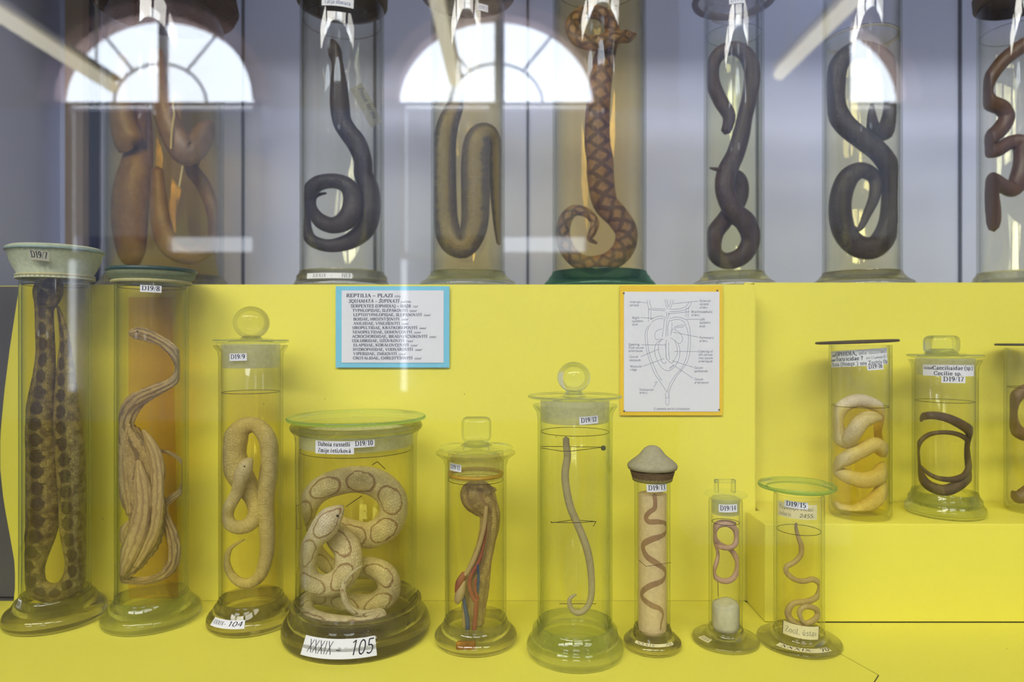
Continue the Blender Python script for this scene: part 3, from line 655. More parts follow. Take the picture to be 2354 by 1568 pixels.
j.label(837, 1020, 48, 16, num('D19/10', 48, 11), tilt=.02, lift=.0007)
b = j.base
j.label(776, 1504, 170, 26, [('XXXIX', .08, .22, 17, 60, hand), ('–', .48, .22, 15, None, handb), ('105', .66, .18, 19, 52, hand)], cone=j.seg(2, 5), lift=.0016, name='shelf_mark_label')
# ---- 11
j = Jar('11', 'glass jar numbered D19/11 with square glass knob, dissected specimen with blue vessel inside', (1022, 1164), (999, 1190), 1516, foot_h=.018)
j.body(1038, flare=.008); j.foot(FOOT); j.liquid(1100, (.96, .92, .45))
j.stopper((1007, 1179), 1034, 1098, ('block', 1061, 1129, 958, 1016, .016), frost=mat_veil('amber tinged plug', srgb(205, 196, 120), .25))
mb = MB(); mb.ring(j.X, j.Y, j.z(1089), j.rin-.0022, .0019); mb.build('wax_ring', mat_matte('orange wax', srgb(226, 180, 30), .5, .25, 200), j.o)
j.label(1047, 1075, 34, 17, num('D19/11', 34, 11), tilt=-.05)
mb = MB(); rbox(mb, (j.X-.007, j.Y-j.rf*.80, j.base+.0085), (.017, .004, .007), .0018); mb.build('label_scrap', mat_matte('orange stained scrap', srgb(200, 140, 20), .7, .3, 200), j.o)
# ---- 12
j = Jar('12', 'tall clear glass jar numbered D19/12 with round ball knob, thin pale worm-like snake inside', (1235, 1408), (1211, 1435), 1554, foot_h=.024)
j.body(930, GLASS_GREEN, flare=.004); j.foot(FOOT_GREEN); j.liquid(990, (.98, .96, .72))
j.stopper((1212, 1430), 917, 969, ('ball', 1319, 867, 38, 1))
j.label(1354, 966, 46, 18, num('D19/12', 46, 11), tilt=.06)
def thread(jar, pts, name='fixing_thread', r=.00028):
    mb = MB(); P = [px(a, b, jar.Y) + Vector((0, c, 0)) for a, b, c in pts]
    for a, b in zip(P, P[1:]): mb.rod(a, b, r, 6)
    return mb.build(name, THREAD, jar.o)
thread(j, [(1242, 1028, -.004), (1290, 1034, -.008), (1310, 1034, -.008), (1388, 1028, 0)]); thread(j, [(1242, 1028, .004), (1290, 1029, .006), (1388, 1028, 0)])
thread(j, [(1267, 1198, -.004), (1315, 1195, -.01), (1370, 1199, 0)]); thread(j, [(1267, 1198, 0), (1267, 1202, 0), (1320, 1200, .007), (1370, 1199, 0), (1364, 1210, 0)])
thread(j, [(1286, 1388, 0), (1370, 1388, 0)])
mb = MB(); mb.ellipsoid(px(1387, 1030, j.Y), .0022, .002, .0022, 10, 8, p=.8); mb.build('thread_knot', mat_matte('grey knot', srgb(90, 100, 90), .8), j.o)
J10 = JARS['10']
# ---- 13
thread(J10, [(845, 1078, .02), (858, 1070, .02), (877, 1088, .02)], 'black_edge_thread', .0004); thread(J10, [(792, 1168, .005), (826, 1146, .012)], 'black_edge_thread', .0004)
thread(J10, [(692, 1158, .0), (681, 1163, .0), (683, 1216, .0), (692, 1214, .0)], 'black_edge_thread', .0004)
j = Jar('13', 'narrow glass tube jar numbered D19/13 with bell-shaped membrane cap, milky liquid inside', (1458, 1541), (1433, 1568), 1516, foot_h=.015)
j.body(1092); j.foot(FOOT_OLIVE)
j.liquid(1134, (.97, .93, .80), mat=mat_veil('milky preserving liquid', srgb(250, 232, 184), .86, .6, .45), rr=j.rin*.93)
Z = j.z; X, Y = j.X, j.Y; w_ = j.w
mb = MB(); mb.lathe(X, Y, [(j.r, Z(1079)), (w_(55), Z(1077)), (w_(57), Z(1071)), (w_(55.5), Z(1066)), (w_(49), Z(1060)), (w_(40), Z(1053)), (w_(30), Z(1045)), (w_(24), Z(1037)), (w_(18), Z(1030)), (w_(10), Z(1025)), (0, Z(1023.5))], 64, closed=False)
mb.build('membrane_cap', mat_veil('grey bladder membrane', srgb(182, 174, 142), .96, .45, .2), j.o, sharp=70)
mb = MB()
for yy in (1083, 1087, 1091, 1095): mb.ring(X, Y, Z(yy), w_(48)-(yy-1083)*.00012, .0010)
mb.build('binding_string', mat_matte('brown string', srgb(128, 102, 66), .8, .3, 500), j.o)
mb = MB(); mb.lathe(X, Y, [(w_(46), Z(1096)), (w_(44), Z(1104)), (w_(42), Z(1104)), (j.r, Z(1096))], 90)
for v in mb.v:
    a = math.atan2(v.y-Y, v.x-X); k = 1+.02*math.sin(a*31); v.x = X+(v.x-X)*k; v.y = Y+(v.y-Y)*k
mb.build('membrane_frill', mat_veil('pale frill', srgb(206, 196, 130), .9), j.o, sharp=80)
j.label(1511, 1122, 48, 18, num('D19/13', 48, 11), tilt=.04)
b = j.base
j.label(1505, 1483, 92, 17, [('XXXIX–', .05, .2, 10, 50, handb), ('70', .74, .15, 12, 18, hand)], cone=j.seg(4, 5), lift=.0007, name='shelf_mark_label', mat=PAPER_OLD)
thread(j, [(1463, 1278, -.012), (1476, 1287, -.018), (1536, 1284, -.011)], r=.0002)
# ---- 14
j = Jar('14', 'small narrow glass jar numbered D19/14 with a square bail handle and cotton filling', (1628, 1707), (1591, 1749), 1508, foot_h=.010)
j.body(1148); j.foot(FOOT, 'flat'); j.liquid(1198, (.97, .97, .86))
j.stopper((1614, 1717), 1141, 1180, ('bail', 1643, 1690, 1102, 1134), mat=KNOB, frost=FROST_PALE)
j.label(1674, 1169, 42, 18, num('D19/14', 42, 11), tilt=.05)
mb = MB(); rc = j.rin-.0008; zc = j.z(1385)
prof = [(0, j.zin+.0012), (rc*.9, j.zin+.002), (rc, j.zin+.006), (rc, zc-.002), (rc*.93, zc), (rc*.5, zc+.001), (0, zc)]
mb.lathe(j.X, j.Y, prof, 48, closed=False)
for v in mb.v:
    if v.z > zc-.003: v.z += .0009*math.sin(v.x*260)+.0006*math.sin(v.y*300+1)+random.uniform(-.0002, .0002)
mb.build('cotton_plug', mat_matte('cotton wool', srgb(212, 207, 172), .9, .2, 160, .4), j.o, sharp=80)
b = j.base
j.label(1621, 1451, 30, 14, [('XXXIX', .1, .2, 9, 24, handb)], cone=j.seg(4, 5), lift=.0006, name='shelf_mark_label', mat=PAPER_OLD)
thread(j, [(1650, 1338, 0), (1651, 1372, 0)])
# ---- 15
j = Jar('15', 'short glass jar numbered D19/15 under an overhanging round glass lid, wide flat foot', (1775, 1894), (1743, 1944), 1519, foot_h=.009)
j.body(1134); j.foot(FOOT, 'flat'); j.liquid(1216, (.95, .90, .42))
j.plate((1737, 1920), 1120, .0035)
mb = MB(); mb.ring(j.X, j.Y, j.z(1120)-.0008, j.r+.006, .0009); mb.build('lid_ring', PLATE_EDGE, j.o)
j.label(1831, 1176, 92, 34, [('Typhlops vermi-', .05, .58, 8, 82, dict(bold=1.0, thin=.5)), ('cularis', .05, .14, 8, 30, dict(bold=1.0, thin=.5)), ('2455.', .56, .12, 9, 34, handb)], name='old_species_label', mat=PAPER_OLD, ink=mat_matte('faded ink', srgb(110, 106, 70), .8), tilt=-.01)
j.label(1830, 1161, 50, 16, num('D19/15', 50, 11), tilt=-.03, lift=.0008)
j.label(1842, 1453, 84, 30, [('Zool. ústav', .08, .28, 13, 72, dict(bold=1.1, thin=.5))], tilt=-.06, name='institute_label', mat=PAPER_OLD, ink=mat_matte('grey print', srgb(130, 130, 110), .8), border=True, r=j.r+.0002)
b = j.base
j.label(1850, 1489, 120, 18, [('XXXIX', .06, .2, 12, 66, handb), ('–', .60, .2, 10, None, hand), ('70', .78, .15, 13, 24, handb)], cone=j.seg(4, 5), lift=.0006, name='shelf_mark_label', mat=PAPER_OLD)
# ---- 16
SB = STEP_T+.0002
j = Jar('16', 'footless leaning glass jar labelled D19/16 OPHIDIA with thin dark lid, on the step', (1904, 2052), (1904, 2052), 1203, base=SB, foot_h=.0012)
j.body(793, GLASS, bottom=.004); j.liquid(931, (.99, .82, .14))
j.plate((1866, 2061), 788, .0022, m=[mat_veil('dusty lid', srgb(150, 138, 100), .7), mat_matte('dark lid edge', srgb(96, 80, 52), .6, .3, 300)], tiltx=-.045)
lb = mat_matte('printed label paper', srgb(222, 224, 222), .7, .02, 200)
j.label(1972, 823, 138, 38, [('řád', .03, .66, 5.5, 12, dict(slant=.2)), ('OPHIDIA,', .13, .68, 9, 50, {}), ('podřád ?ANGIOSTOMATA', .52, .70, 7, 64, dict(bold=1.1)),
    ('čeleď', .0, .37, 5.5, 16, dict(slant=.2)), ('Tortricidae ?', .13, .37, 9, 62, {}), ('vis J.Lawson II. 1', .62, .40, 6, 52, dict(bold=1.0)),
    ('Ilysia (Hempr.) seu Tortrix Op', .02, .06, 9, 134, dict(bold=1.4))], tilt=.075, name='species_label', mat=lb)
j.label(2012, 843, 37, 15, num('D19/16', 37, 11), tilt=.07, lift=.0008)
# ---- 17
j = Jar('17', 'glass jar labelled D19/17 Caeciliaidae with rounded block knob, dark ring-shaped animal inside', (2094, 2249), (2079, 2274), 1201, base=SB, foot_h=.020)
j.body(826, flare=.003); j.foot(FOOT_GREEN); j.liquid(920, (.97, .94, .6))
j.stopper((2077, 2261), 822, 862, ('block', 2130, 2198, 771, 814, .022))
j.label(2183, 852, 112, 26, [('čeleď', .02, .58, 6, 20, dict(slant=.2)), ('Caeciliaidae (sp.)', .20, .56, 9, 86, {}), ('Cecílie sp.', .22, .08, 9, 56, {})], name='species_label', tilt=.0)
j.label(2192, 873, 48, 15, num('D19/17', 48, 10.5), lift=.0008)
# ---- 18
j = Jar('18', 'glass jar with thin dark lid and brown coil inside, cut by the right edge', (2306, 2456), (2308, 2456), 1190, base=SB, foot_h=.0012)
j.body(800, GLASS, bottom=.004); j.liquid(889, (.96, .93, .72))
j.plate((2285, 2480), 795, .0024, m=[mat_veil('dusty lid grey', srgb(150, 142, 110), .7), mat_matte('grey lid edge', srgb(110, 104, 84), .6, .3, 300)])

# ---- upper row
YT = .845
def top(key, label, body, foot, T, fm=FOOT, gm=GLASS, yliq=None, ytop=-60, fh=.022, Y=YT):
    j = Jar(key, label, body, foot, 0, base=RTOP+.001, Y=Y, foot_h=fh)
    j.body(ytop, gm, wall=.0026); j.foot(fm)
    j.liquid(yliq if yliq is not None else ytop+30, T); return j
jt = {}
jt[1] = top('t1', 'very wide amber liquid jar with brown folded specimens, behind jars D19/7 and D19/8', (236, 514), (215, 540), (.70, .48, .12), FOOT_OLIVE, GLASS, 100, 30, Y=.90)
jt[2] = top('t2', 'upper row jar with the dark narrow-headed snake, above the blue-edged panel', (689, 884), (672, 897), (.82, .81, .66), FOOT_OLIVE, GLASS, 50, -10)
jt[3] = top('t3', 'upper row jar holding the thick grey snake in a U-bend, before the arched window reflection', (990, 1160), (962, 1190), (.80, .66, .30), FOOT_GREEN, GLASS, -40, -80)
jt[4] = top('t4', 'upper row amber jar with dark green foot holding the diamond-patterned snake', (1270, 1486), (1248, 1509), (.88, .68, .26), mat_solid_glass('dark green foot', (.45, .70, .55), .35), GLASS, -30, -70)
jt[5] = top('t5', 'narrowest upper row jar, holding the dark snake twisted in a knot', (1617, 1757), (1590, 1789), (.86, .85, .52), FOOT, GLASS, 80, -20)
jt[6] = top('t6', 'upper row jar holding the dark snake looped in a figure eight', (1890, 2076), (1857, 2109), (.92, .86, .52), FOOT_OLIVE, GLASS, 86, -40)
jt[7] = top('t7', 'upper row jar with smooth brown snake, cut by the right edge', (2244, 2436), (2222, 2460), (.90, .88, .68), FOOT, GLASS, 75, -30)
STR = mat_matte('pale tie string', srgb(226, 206, 140), .8, .1)
for P in ([(402, 212), (398, 240), (401, 262), (395, 300), (393, 342)], [(420, 382), (417, 400), (412, 430)]):
    j = jt[1]; mb = MB(); Q_ = [px(a, b, j.Y-j.rin*.72) for a, b in P]
    for a, b in zip(Q_, Q_[1:]): mb.rod(a, b, .0012, 6)
    mb.build('tie_string', STR, j.o)
# closures that reach into the frame
j = jt[1]; mb = MB(); _, rl = fit(180, 535, j.Y); mb.lathe(j.X, j.Y, [(0, j.z(34)), (j.r, j.z(34)), (rl-.004, j.z(24)), (rl, j.z(8)), (rl-.003, j.z(-20)), (0, j.z(-20))], closed=False); mb.build('dark_lid', mat_veil('dark bladder lid', srgb(92, 76, 70), .85), j.o, sharp=50)
j = jt[2]; mb = MB(); mb.lathe(j.X, j.Y, [(j.rin-.0005, j.z(12)), (j.r+.004, j.z(10)), (j.r+.005, j.z(-20)), (0, j.z(-22)), (0, j.z(12))], closed=False); mb.build('dark_lid', mat_matte('dark lid', srgb(84, 76, 74), .6), j.o, sharp=50)
j.label(776, 4, 72, 20, [('Lacja obscura', .1, .25, 9, 58, dict(bold=1.5))], tilt=-.04, ink=INK_BLUE, name='species_label', r=j.r+.0052)
b = j.base; j.label(754, 640, 108, 12, [('XXXIX', .15, .2, 8, 34, handb), ('–', .55, .2, 7, None, handb), ('103', .76, .2, 8, 22, handb)], cone=j.seg(4, 6), lift=.0009, name='shelf_mark_label')
# paper slip tied inside the jar
sl = thing('paper_slip', 'pale handwritten paper slip leaning inside the jar beside the dark raised snake', 'label', px(845, 240, YT-.014))
R = Matrix.Rotation(math.radians(-68), 3, 'Y')
cp = px(842, 242, YT-.014)
fmap = lambda u, v, l=0: cp+Matrix.Rotation(math.radians(62), 3, 'Y') @ Vector((u, -l, v))
mb = MB(); W, H = j.w(100), j.w(30)
mb.add([fmap(a, b_, l) for l in (0, .0003) for a, b_ in ((-W/2, -H/2), (W/2, -H/2), (W/2, H/2), (-W/2, H/2))], [(3, 2, 1, 0), (4, 5, 6, 7), (0, 1, 5, 4), (1, 2, 6, 5), (2, 3, 7, 6), (3, 0, 4, 7)])
mb.build('slip', mat_veil('translucent old slip', srgb(190, 190, 180), .5), sl, smooth=False)
text_mesh('Prion terma', fmap, -W*.42, -H*.0, j.w(11), j.w(78), mat=INK_SOFT, parent=sl, lift=.0006, bold=1.3, thin=.7, slant=.2)
j = jt[3]; j.label(1110, 18, 26, 16, [('D19/3', .1, .25, 9, 21, dict(bold=1.4))], name='number_label', ink=INK_SOFT)
mb = MB(); _, rl = fit(966, 1182, j.Y); mb.lathe(j.X, j.Y, [(j.r, j.z(-2)), (rl, j.z(-8)), (rl, j.z(-30)), (0, j.z(-30)), (0, j.z(-2))], closed=False); mb.build('dark_lid', mat_veil('smoky lid', srgb(110, 100, 100), .6), j.o, sharp=50)
j = jt[5]; mb = MB(); _, rl = fit(1598, 1780, j.Y)
mb.lathe(j.X, j.Y, [(j.rin*.55, j.z(42)), (j.rin*.85, j.z(34)), (j.rin-.0004, j.z(16)), (j.rin-.0004, j.z(2)), (rl-.002, j.z(2)), (rl, j.z(-6)), (rl, j.z(-16)), (0, j.z(-16)), (0, j.z(42))], closed=False); mb.build('glass_stopper', mat_veil('dim stopper glass', srgb(140, 130, 120), .35), j.o, sharp=50)
mb = MB(); mb.ring(j.X, j.Y, j.z(0), rl, .004); mb.build('brown_seal', mat_matte('brown seal', srgb(96, 70, 56), .6, .3, 200), j.o)
j.label(1694, 0, 34, 16, [('D19/5', .1, .25, 9, 27, dict(bold=1.4))], name='number_label', ink=INK_BLUE, r=j.r+.0002)
j = jt[7]; mb = MB(); mb.lathe(j.X, j.Y, [(j.r, j.z(12)), (j.r+.004, j.z(8)), (j.r+.005, j.z(-16)), (0, j.z(-20)), (0, j.z(12))], closed=False); mb.build('dark_lid', mat_matte('dark brown lid', srgb(80, 66, 62), .6), j.o, sharp=50)
j = jt[6]; mb = MB(); mb.ring(j.X, j.Y, j.z(92), j.rin-.001, .0012); mb.build('fill_ring', mat_veil('residue ring', srgb(200, 196, 170), .5), j.o)

# ------------------------------------------------------------------ specimens
def skin(name, base, dark, pat='plain', third=None, scale=70, rough=.42, freq=14, bump=.35, amt=.6, vscale=34, belly=None):
    t = NT(name)
    uv = t.n('ShaderNodeUVMap').outputs[0]; sep = t.n('ShaderNodeSeparateXYZ'); t.set(sep.inputs[0], uv)
    u, v = sep.outputs[0], sep.outputs[1]; g = t.n('ShaderNodeNewGeometry').outputs['Position']
    n1 = t.noise(scale*5, 4, .65, g); n2 = t.noise(scale, 3, .6, g)
    c = t.mix(t.math('MULTIPLY', t.smooth(n2, .32, .68), amt), base, dark)
    c = t.mix(t.math('MULTIPLY', t.smooth(n1, .40, .66), amt*.6), c, dark)
    wob = t.math('MULTIPLY', t.math('SUBTRACT', n2, .5), .10)
    vv = t.math('ADD', t.math('SUBTRACT', v, .25), wob)
    fr = t.math('SUBTRACT', t.math('FRACT', t.math('MULTIPLY', u, freq)), .5)
    if pat == 'chain':
        d = t.math('SQRT', t.math('ADD', t.math('POWER', t.math('MULTIPLY', t.math('ABSOLUTE', fr), 2.2), 2), t.math('POWER', t.math('MULTIPLY', t.math('ABSOLUTE', t.math('ADD', vv, .02)), 13.5), 2)))
        c = t.mix(t.math('MULTIPLY', t.smooth(d, 1.05, .8), .82), c, third)
        c = t.mix(t.math('MULTIPLY', t.smooth(t.math('ABSOLUTE', vv), .05, .03), .35), c, third)
    if pat == 'net':
        d = t.math('SQRT', t.math('ADD', t.math('POWER', t.math('MULTIPLY', t.math('ABSOLUTE', fr), 2.0), 2), t.math('POWER', t.math('MULTIPLY', t.math('ABSOLUTE', vv), 6.5), 2)))
        e = t.math('ABSOLUTE', t.math('SUBTRACT', d, .82))
        c = t.mix(t.math('MULTIPLY', t.smooth(e, .10, .03), .75), c, third)
    if pat == 'diamond':
        tri = t.math('ABSOLUTE', fr)
        e = t.math('SUBTRACT', t.math('ABSOLUTE', vv), t.math('MULTIPLY', tri, .26))
        c = t.mix(t.math('MULTIPLY', t.smooth(t.math('ABSOLUTE', e), .065, .03), .85), c, third)
        c = t.mix(t.math('MULTIPLY', t.smooth(t.math('ABSOLUTE', t.math('SUBTRACT', t.math('ABSOLUTE', vv), .20)), .05, .02), t.math('MULTIPLY', t.smooth(tri, .25, .45), .7)), c, third)
    if pat == 'stripe':
        s1 = t.math('SINE', t.math('MULTIPLY', t.math('ADD', v, t.math('MULTIPLY', n2, .12)), 50))
        c = t.mix(t.math('MULTIPLY', t.smooth(s1, .1, .8), .75), c, third)
    if pat == 'belly':
        c = t.mix(t.math('MULTIPLY', t.smooth(t.math('ABSOLUTE', vv), .10, .05), .7), c, third)
    vo = t.n('ShaderNodeTexVoronoi', feature='DISTANCE_TO_EDGE'); mp = t.n('ShaderNodeCombineXYZ')
    t.set(mp.inputs[0], t.math('MULTIPLY', u, 420)); t.set(mp.inputs[1], t.math('MULTIPLY', v, vscale)); vo.inputs['Scale'].default_value = 1.0; vo.inputs['Randomness'].default_value = .55
    t.set(vo.inputs['Vector'], mp.outputs[0])
    edge = t.smooth(vo.outputs[0], .0, .22)
    c = t.mix(t.math('MULTIPLY', t.math('SUBTRACT', 1.0, edge), .30), c, dark)
    return t.done(t.principled(c, rough, t.bump(edge, bump, .0006), .45))
def tube_pts(P, k=6):
    P = [tuple(p)+((0.0,) if len(p) == 3 else ()) for p in P]
    return catmull(P, k)
def tube_geo(jar, P, k=6, n=20, flat=.9, ridge=None, rmax=None, cyl=True, wrap=None):
    """P: (x, y, breadth[, depth]) measured at the jar's axis; depth in jar radii, minus = towards the viewer"""
    S = tube_pts(P, k); Y0 = jar.Y; rin = (jar.rin-.0012) if rmax is None else rmax
    if wrap: S = [(x, y, w_, -math.sqrt(max(.02, wrap**2-(((x-CX)/F*Y0-jar.X)/rin)**2))) for x, y, w_, d in S]
    C = [px(x, y, Y0+d*rin) for x, y, w_, d in S]; Rr = [max(w_, 1.2)*Y0/F/2 for x, y, w_, d in S]
    ztop = jar.ztop-.002; zbot = jar.zin+.0020
    V = []; Fc = []; UV = []; L = 0; U = []
    for i, c in enumerate(C):
        if i: L += (C[i]-C[i-1]).length
        U.append(L)
        T = (C[min(i+1, len(C)-1)]-C[max(i-1, 0)])
        T = T.normalized() if T.length > 1e-9 else Vector((0, 0, 1))
        N = T.cross(Vector((0, 1, 0)))
        N = N.normalized() if N.length > 1e-4 else Vector((1, 0, 0))
        Fw = N.cross(T).normalized()
        if Fw.y > 0: Fw = -Fw
        for q in range(n):
            a = 2*PI*q/n; r = Rr[i]
            if ridge: r *= ridge(a, L)
            p = c+N*(r*math.cos(a))+Fw*(r*flat*math.sin(a))
            if cyl:
                dx, dy = p.x-jar.X, p.y-jar.Y; dd = math.hypot(dx, dy)
                if dd > rin: p.x = jar.X+dx*rin/dd; p.y = jar.Y+dy*rin/dd
                p.z = max(zbot, min(ztop, p.z))
                lim = rin-max(0, .008-(p.z-jar.zin))*.45; dx, dy = p.x-jar.X, p.y-jar.Y; dd = math.hypot(dx, dy)
                if dd > lim: p.x = jar.X+dx*lim/dd; p.y = jar.Y+dy*lim/dd
            V.append(p)
    m = len(C)
    for i in range(m-1):
        for q in range(n):
            q2 = (q+1) % n; Fc.append((i*n+q, i*n+q2, (i+1)*n+q2, (i+1)*n+q))
            UV.append([(U[i], q/n), (U[i], (q+1)/n), (U[i+1], (q+1)/n), (U[i+1], q/n)])
    for i, sgn in ((0, -1), (m-1, 1)):   # rounded ends
        T = (C[1]-C[0] if i == 0 else C[-1]-C[-2]).normalized()*Rr[i]*.7*sgn
        b = len(V); tp = C[i]+T
        if cyl:
            tp.z = max(zbot, min(ztop, tp.z)); dx, dy = tp.x-jar.X, tp.y-jar.Y; dd = math.hypot(dx, dy); lim = rin-max(0, .008-(tp.z-jar.zin))*.45
            if dd > lim: tp.x = jar.X+dx*lim/dd; tp.y = jar.Y+dy*lim/dd
        V.append(tp)
        for q in range(n):
            q2 = (q+1) % n; Fc.append((i*n+q2, i*n+q, b) if i == 0 else (i*n+q, i*n+q2, b)); UV.append([(U[i], q/n)]*3)
    return V, Fc, UV
def specimen(jar, label, P, mat, name='preserved_snake', cat='snake', **kw):
    V, Fc, UV = tube_geo(jar, P, **kw)
    o = mesh_obj(name, V, Fc, mat, None, True, 0, UV)
    return tag(o, label, cat)
EYEM = mat_matte('specimen eye', srgb(40, 36, 34), .2, .02)
def eye(o, jar, x, y, d, r=.0011):
    mb = MB(); c = px(x, y, jar.Y+d*jar.rin); mb.ellipsoid(c, r, r, r, 12, 8)
    e = mb.build('eye', EYEM); e.parent = o; return e
def sub(o, jar, name, P, mat, **kw):
    V, Fc, UV = tube_geo(jar, P, n=12, **kw)
    e = mesh_obj(name, V, Fc, mat, None, True, 0, UV); e.parent = o; return e

J = JARS
o = specimen(J['7'], 'large olive viper with a chain of dark spots folded head-up in the D19/7 jar', [
 (128,634,26,-.1),(121,648,52,-.1),(112,666,66,-.1),(106,686,60,-.1),(103,704,46),(102,722,41),(103,760,42),(105,805,43),(103,850,48),(98,900,58),(92,950,66),(90,1000,70),(95,1060,75),(97,1120,76),(98,1180,78),(91,1225,74),(80,1265,66),(73,1305,58),(82,1345,52),(112,1363,46),(146,1358,48),(172,1330,54),(180,1290,58),(176,1250,64),(171,1200,68),(170,1150,68),(167,1100,70),(163,1050,68),(157,1000,64),(153,950,58),(152,900,50),(151,860,42),(150,820,32),(150,790,25),(146,760,19),(140,730,13),(133,705,6)],
 skin('spotted viper skin', srgb(172, 158, 100), srgb(86, 70, 38), 'chain', srgb(54, 40, 24), 160, freq=64, amt=.85), flat=.62)
eye(o, J['7'], 96, 668, -.42)
rd = lambda a, L: 1+.10*math.sin(5*a+L*60)+.07*math.sin(9*a-L*130)+.05*math.sin(L*900+a*3)
o = specimen(J['8'], 'slit-open grey and pale snake with wrinkled skin arching in the D19/8 jar', [
 (299,766,12,-.2),(312,766,24,-.2),(332,769,28,-.2),(350,776,26,-.2),(368,784,21,-.2),(386,796,24,-.2),(403,814,25,-.2),(413,836,23,-.2),(411,860,21,-.2),(394,880,21,-.2),(364,895,25,-.2),(334,909,32,-.2),(308,927,38,-.2),(293,952,38,-.2),(288,982,42,-.2),(300,1012,62,-.2),(316,1050,92,-.1),(321,1100,98,-.1),(330,1150,86,-.1),(336,1200,76,-.1),(326,1240,76,-.1),(306,1280,66,-.1),(286,1310,44,-.1),(276,1328,22,-.1),(300,1334,17,0),(335,1335,17,0),(370,1325,20,0),(395,1300,25,0),(401,1260,28,0),(392,1220,26,0),(380,1185,20,0),(380,1160,16,0),(396,1145,15,0),(415,1130,14,0),(427,1100,12,0),(423,1070,10,0),(405,1050,9,0),(385,1040,8,0),(368,1036,7,0)],
 skin('opened snake flesh', srgb(196, 172, 140), srgb(128, 106, 88), 'stripe', srgb(104, 84, 78), 120, rough=.5, amt=.45, bump=.2), flat=.45, ridge=rd, n=40)
eye(o, J['8'], 316, 762, -.40, .0008)
PF = skin('pale skin fold', srgb(204, 182, 148), srgb(150, 126, 100), 'stripe', srgb(150, 122, 104), 120, amt=.4, bump=.1)
for P in ([(296,975,10,-.3),(290,1010,26,-.3),(284,1050,34,-.32),(284,1090,32,-.32),(292,1140,26,-.3),(298,1180,12,-.3)], [(318,1060,12,-.42),(326,1110,34,-.42),(330,1160,40,-.42),(318,1220,44,-.4),(298,1275,36,-.36),(280,1322,14,-.3)],
    [(330,990,10,-.3),(350,1030,28,-.32),(362,1080,32,-.34),(362,1140,30,-.34),(356,1200,32,-.34),(338,1250,34,-.3),(312,1300,18,-.26)], [(296,1200,10,-.2),(284,1228,24,-.2),(292,1256,14,-.2)]):
    sub(o, J['8'], 'skin_fold', P, PF, ridge=lambda a, L: 1+.12*math.sin(4*a+L*90)+.08*math.sin(9*a-L*160), flat=.42)

WH = skin('pale reticulated skin', srgb(214, 200, 160), srgb(160, 138, 96), 'net', srgb(188, 168, 126), 110, freq=70, amt=.35, bump=.5)
o = specimen(J['9'], 'cream snake hanging in loops with its tail curled up in the D19/9 jar', [
 (577,1056,14,-.5),(567,1068,32,-.55),(558,1088,36,-.55),(551,1110,30,-.5),(544,1135,28,-.4),(530,1160,28,-.4),(523,1185,28,-.3),(532,1207,30,-.3),(556,1212,32,-.2),(579,1200,34,-.1),(588,1175,36,0),(583,1145,42,.1),(566,1115,54,.1),(547,1082,62,.1),(536,1045,60,.1),(543,1005,56,.1),(560,982,42,.1),(585,977,36,.1),(605,992,40,.05),(618,1020,42),(621,1060,42),(616,1100,42),(610,1150,40),(613,1200,38),(615,1250,34),(610,1290,31),(598,1322,28),(574,1341,25),(549,1337,22),(530,1318,19),(521,1290,16),(528,1264,11),(543,1251,7),(562,1240,3)], WH, flat=.8)
eye(o, J['9'], 562, 1072, -.92, .0008)
RV = skin('chain viper skin', srgb(236, 224, 200), srgb(172, 150, 118), 'net', srgb(128, 74, 46), 110, freq=30, amt=.42, bump=.6)
o = specimen(J['10'], 'thick coiled pale viper with rusty ring markings filling the D19/10 jar', [
 (786,1166,16,-.55),(776,1176,34,-.6),(760,1192,54,-.62),(742,1216,56,-.6),(722,1242,44,-.55),(708,1270,44,-.5),(702,1302,48,-.45),(712,1332,50,-.4),(742,1346,50,-.35),(778,1336,56,-.3),(800,1304,60,-.3),(798,1262,62,-.25),(776,1232,58,-.1),(782,1212,48,.1),(812,1222,54,.15),(848,1230,62,.2),(884,1214,66,.2),(904,1182,68,.2),(900,1142,68,.15),(868,1112,66,.1),(820,1102,62,.1),(772,1110,60,.05),(733,1128,56,.05),(710,1160,48,.1),(704,1200,42,.3),(716,1250,40,.5),(756,1300,40,.55),(806,1306,42,.35),(850,1304,48,.15),(888,1324,54,.1),(892,1362,54,.1),(860,1388,50,.1),(812,1388,48,.1),(766,1376,40,.1),(722,1372,36,0),(702,1390,38,-.2),(709,1414,40,-.35),(742,1430,42,-.5),(798,1437,40,-.55),(846,1431,32,-.5),(876,1417,23,-.45),(872,1408,19,-.4),(842,1411,17,-.5),(812,1404,15,-.6),(795,1384,14,-.65),(789,1352,12,-.68),(799,1328,9,-.68),(815,1312,7,-.66),(833,1300,3,-.64)], RV, flat=.85)
eye(o, J['10'], 776, 1186, -.87, .0011)
bk = specimen(J['11'], 'dissected snake neck with painted red and blue vessels standing in the D19/11 jar', [
 (1098,1112,52,0),(1098,1124,76,0),(1101,1142,78,0),(1114,1160,62,0),(1126,1182,46,0),(1124,1215,44,0),(1116,1255,44,0),(1105,1300,48,0),(1095,1345,54,0),(1090,1400,54,0),(1087,1440,50,0),(1085,1464,46,0)],
 skin('dissected tissue', srgb(198, 174, 118), srgb(112, 86, 58), 'stripe', srgb(140, 112, 80), 130, rough=.45, amt=.55, bump=.15), ridge=lambda a, L: 1+.08*math.sin(4*a+L*80)+.05*math.sin(7*a+L*210), n=32, flat=.7, name='dissected_snake')
RED = mat_matte('red vessel paint', srgb(158, 84, 62), .4, .15, 300); BLU = mat_matte('blue vessel paint', srgb(56, 78, 128), .4, .15, 300); PALE = mat_matte('pale organ', srgb(186, 162, 116), .4, .12, 200)
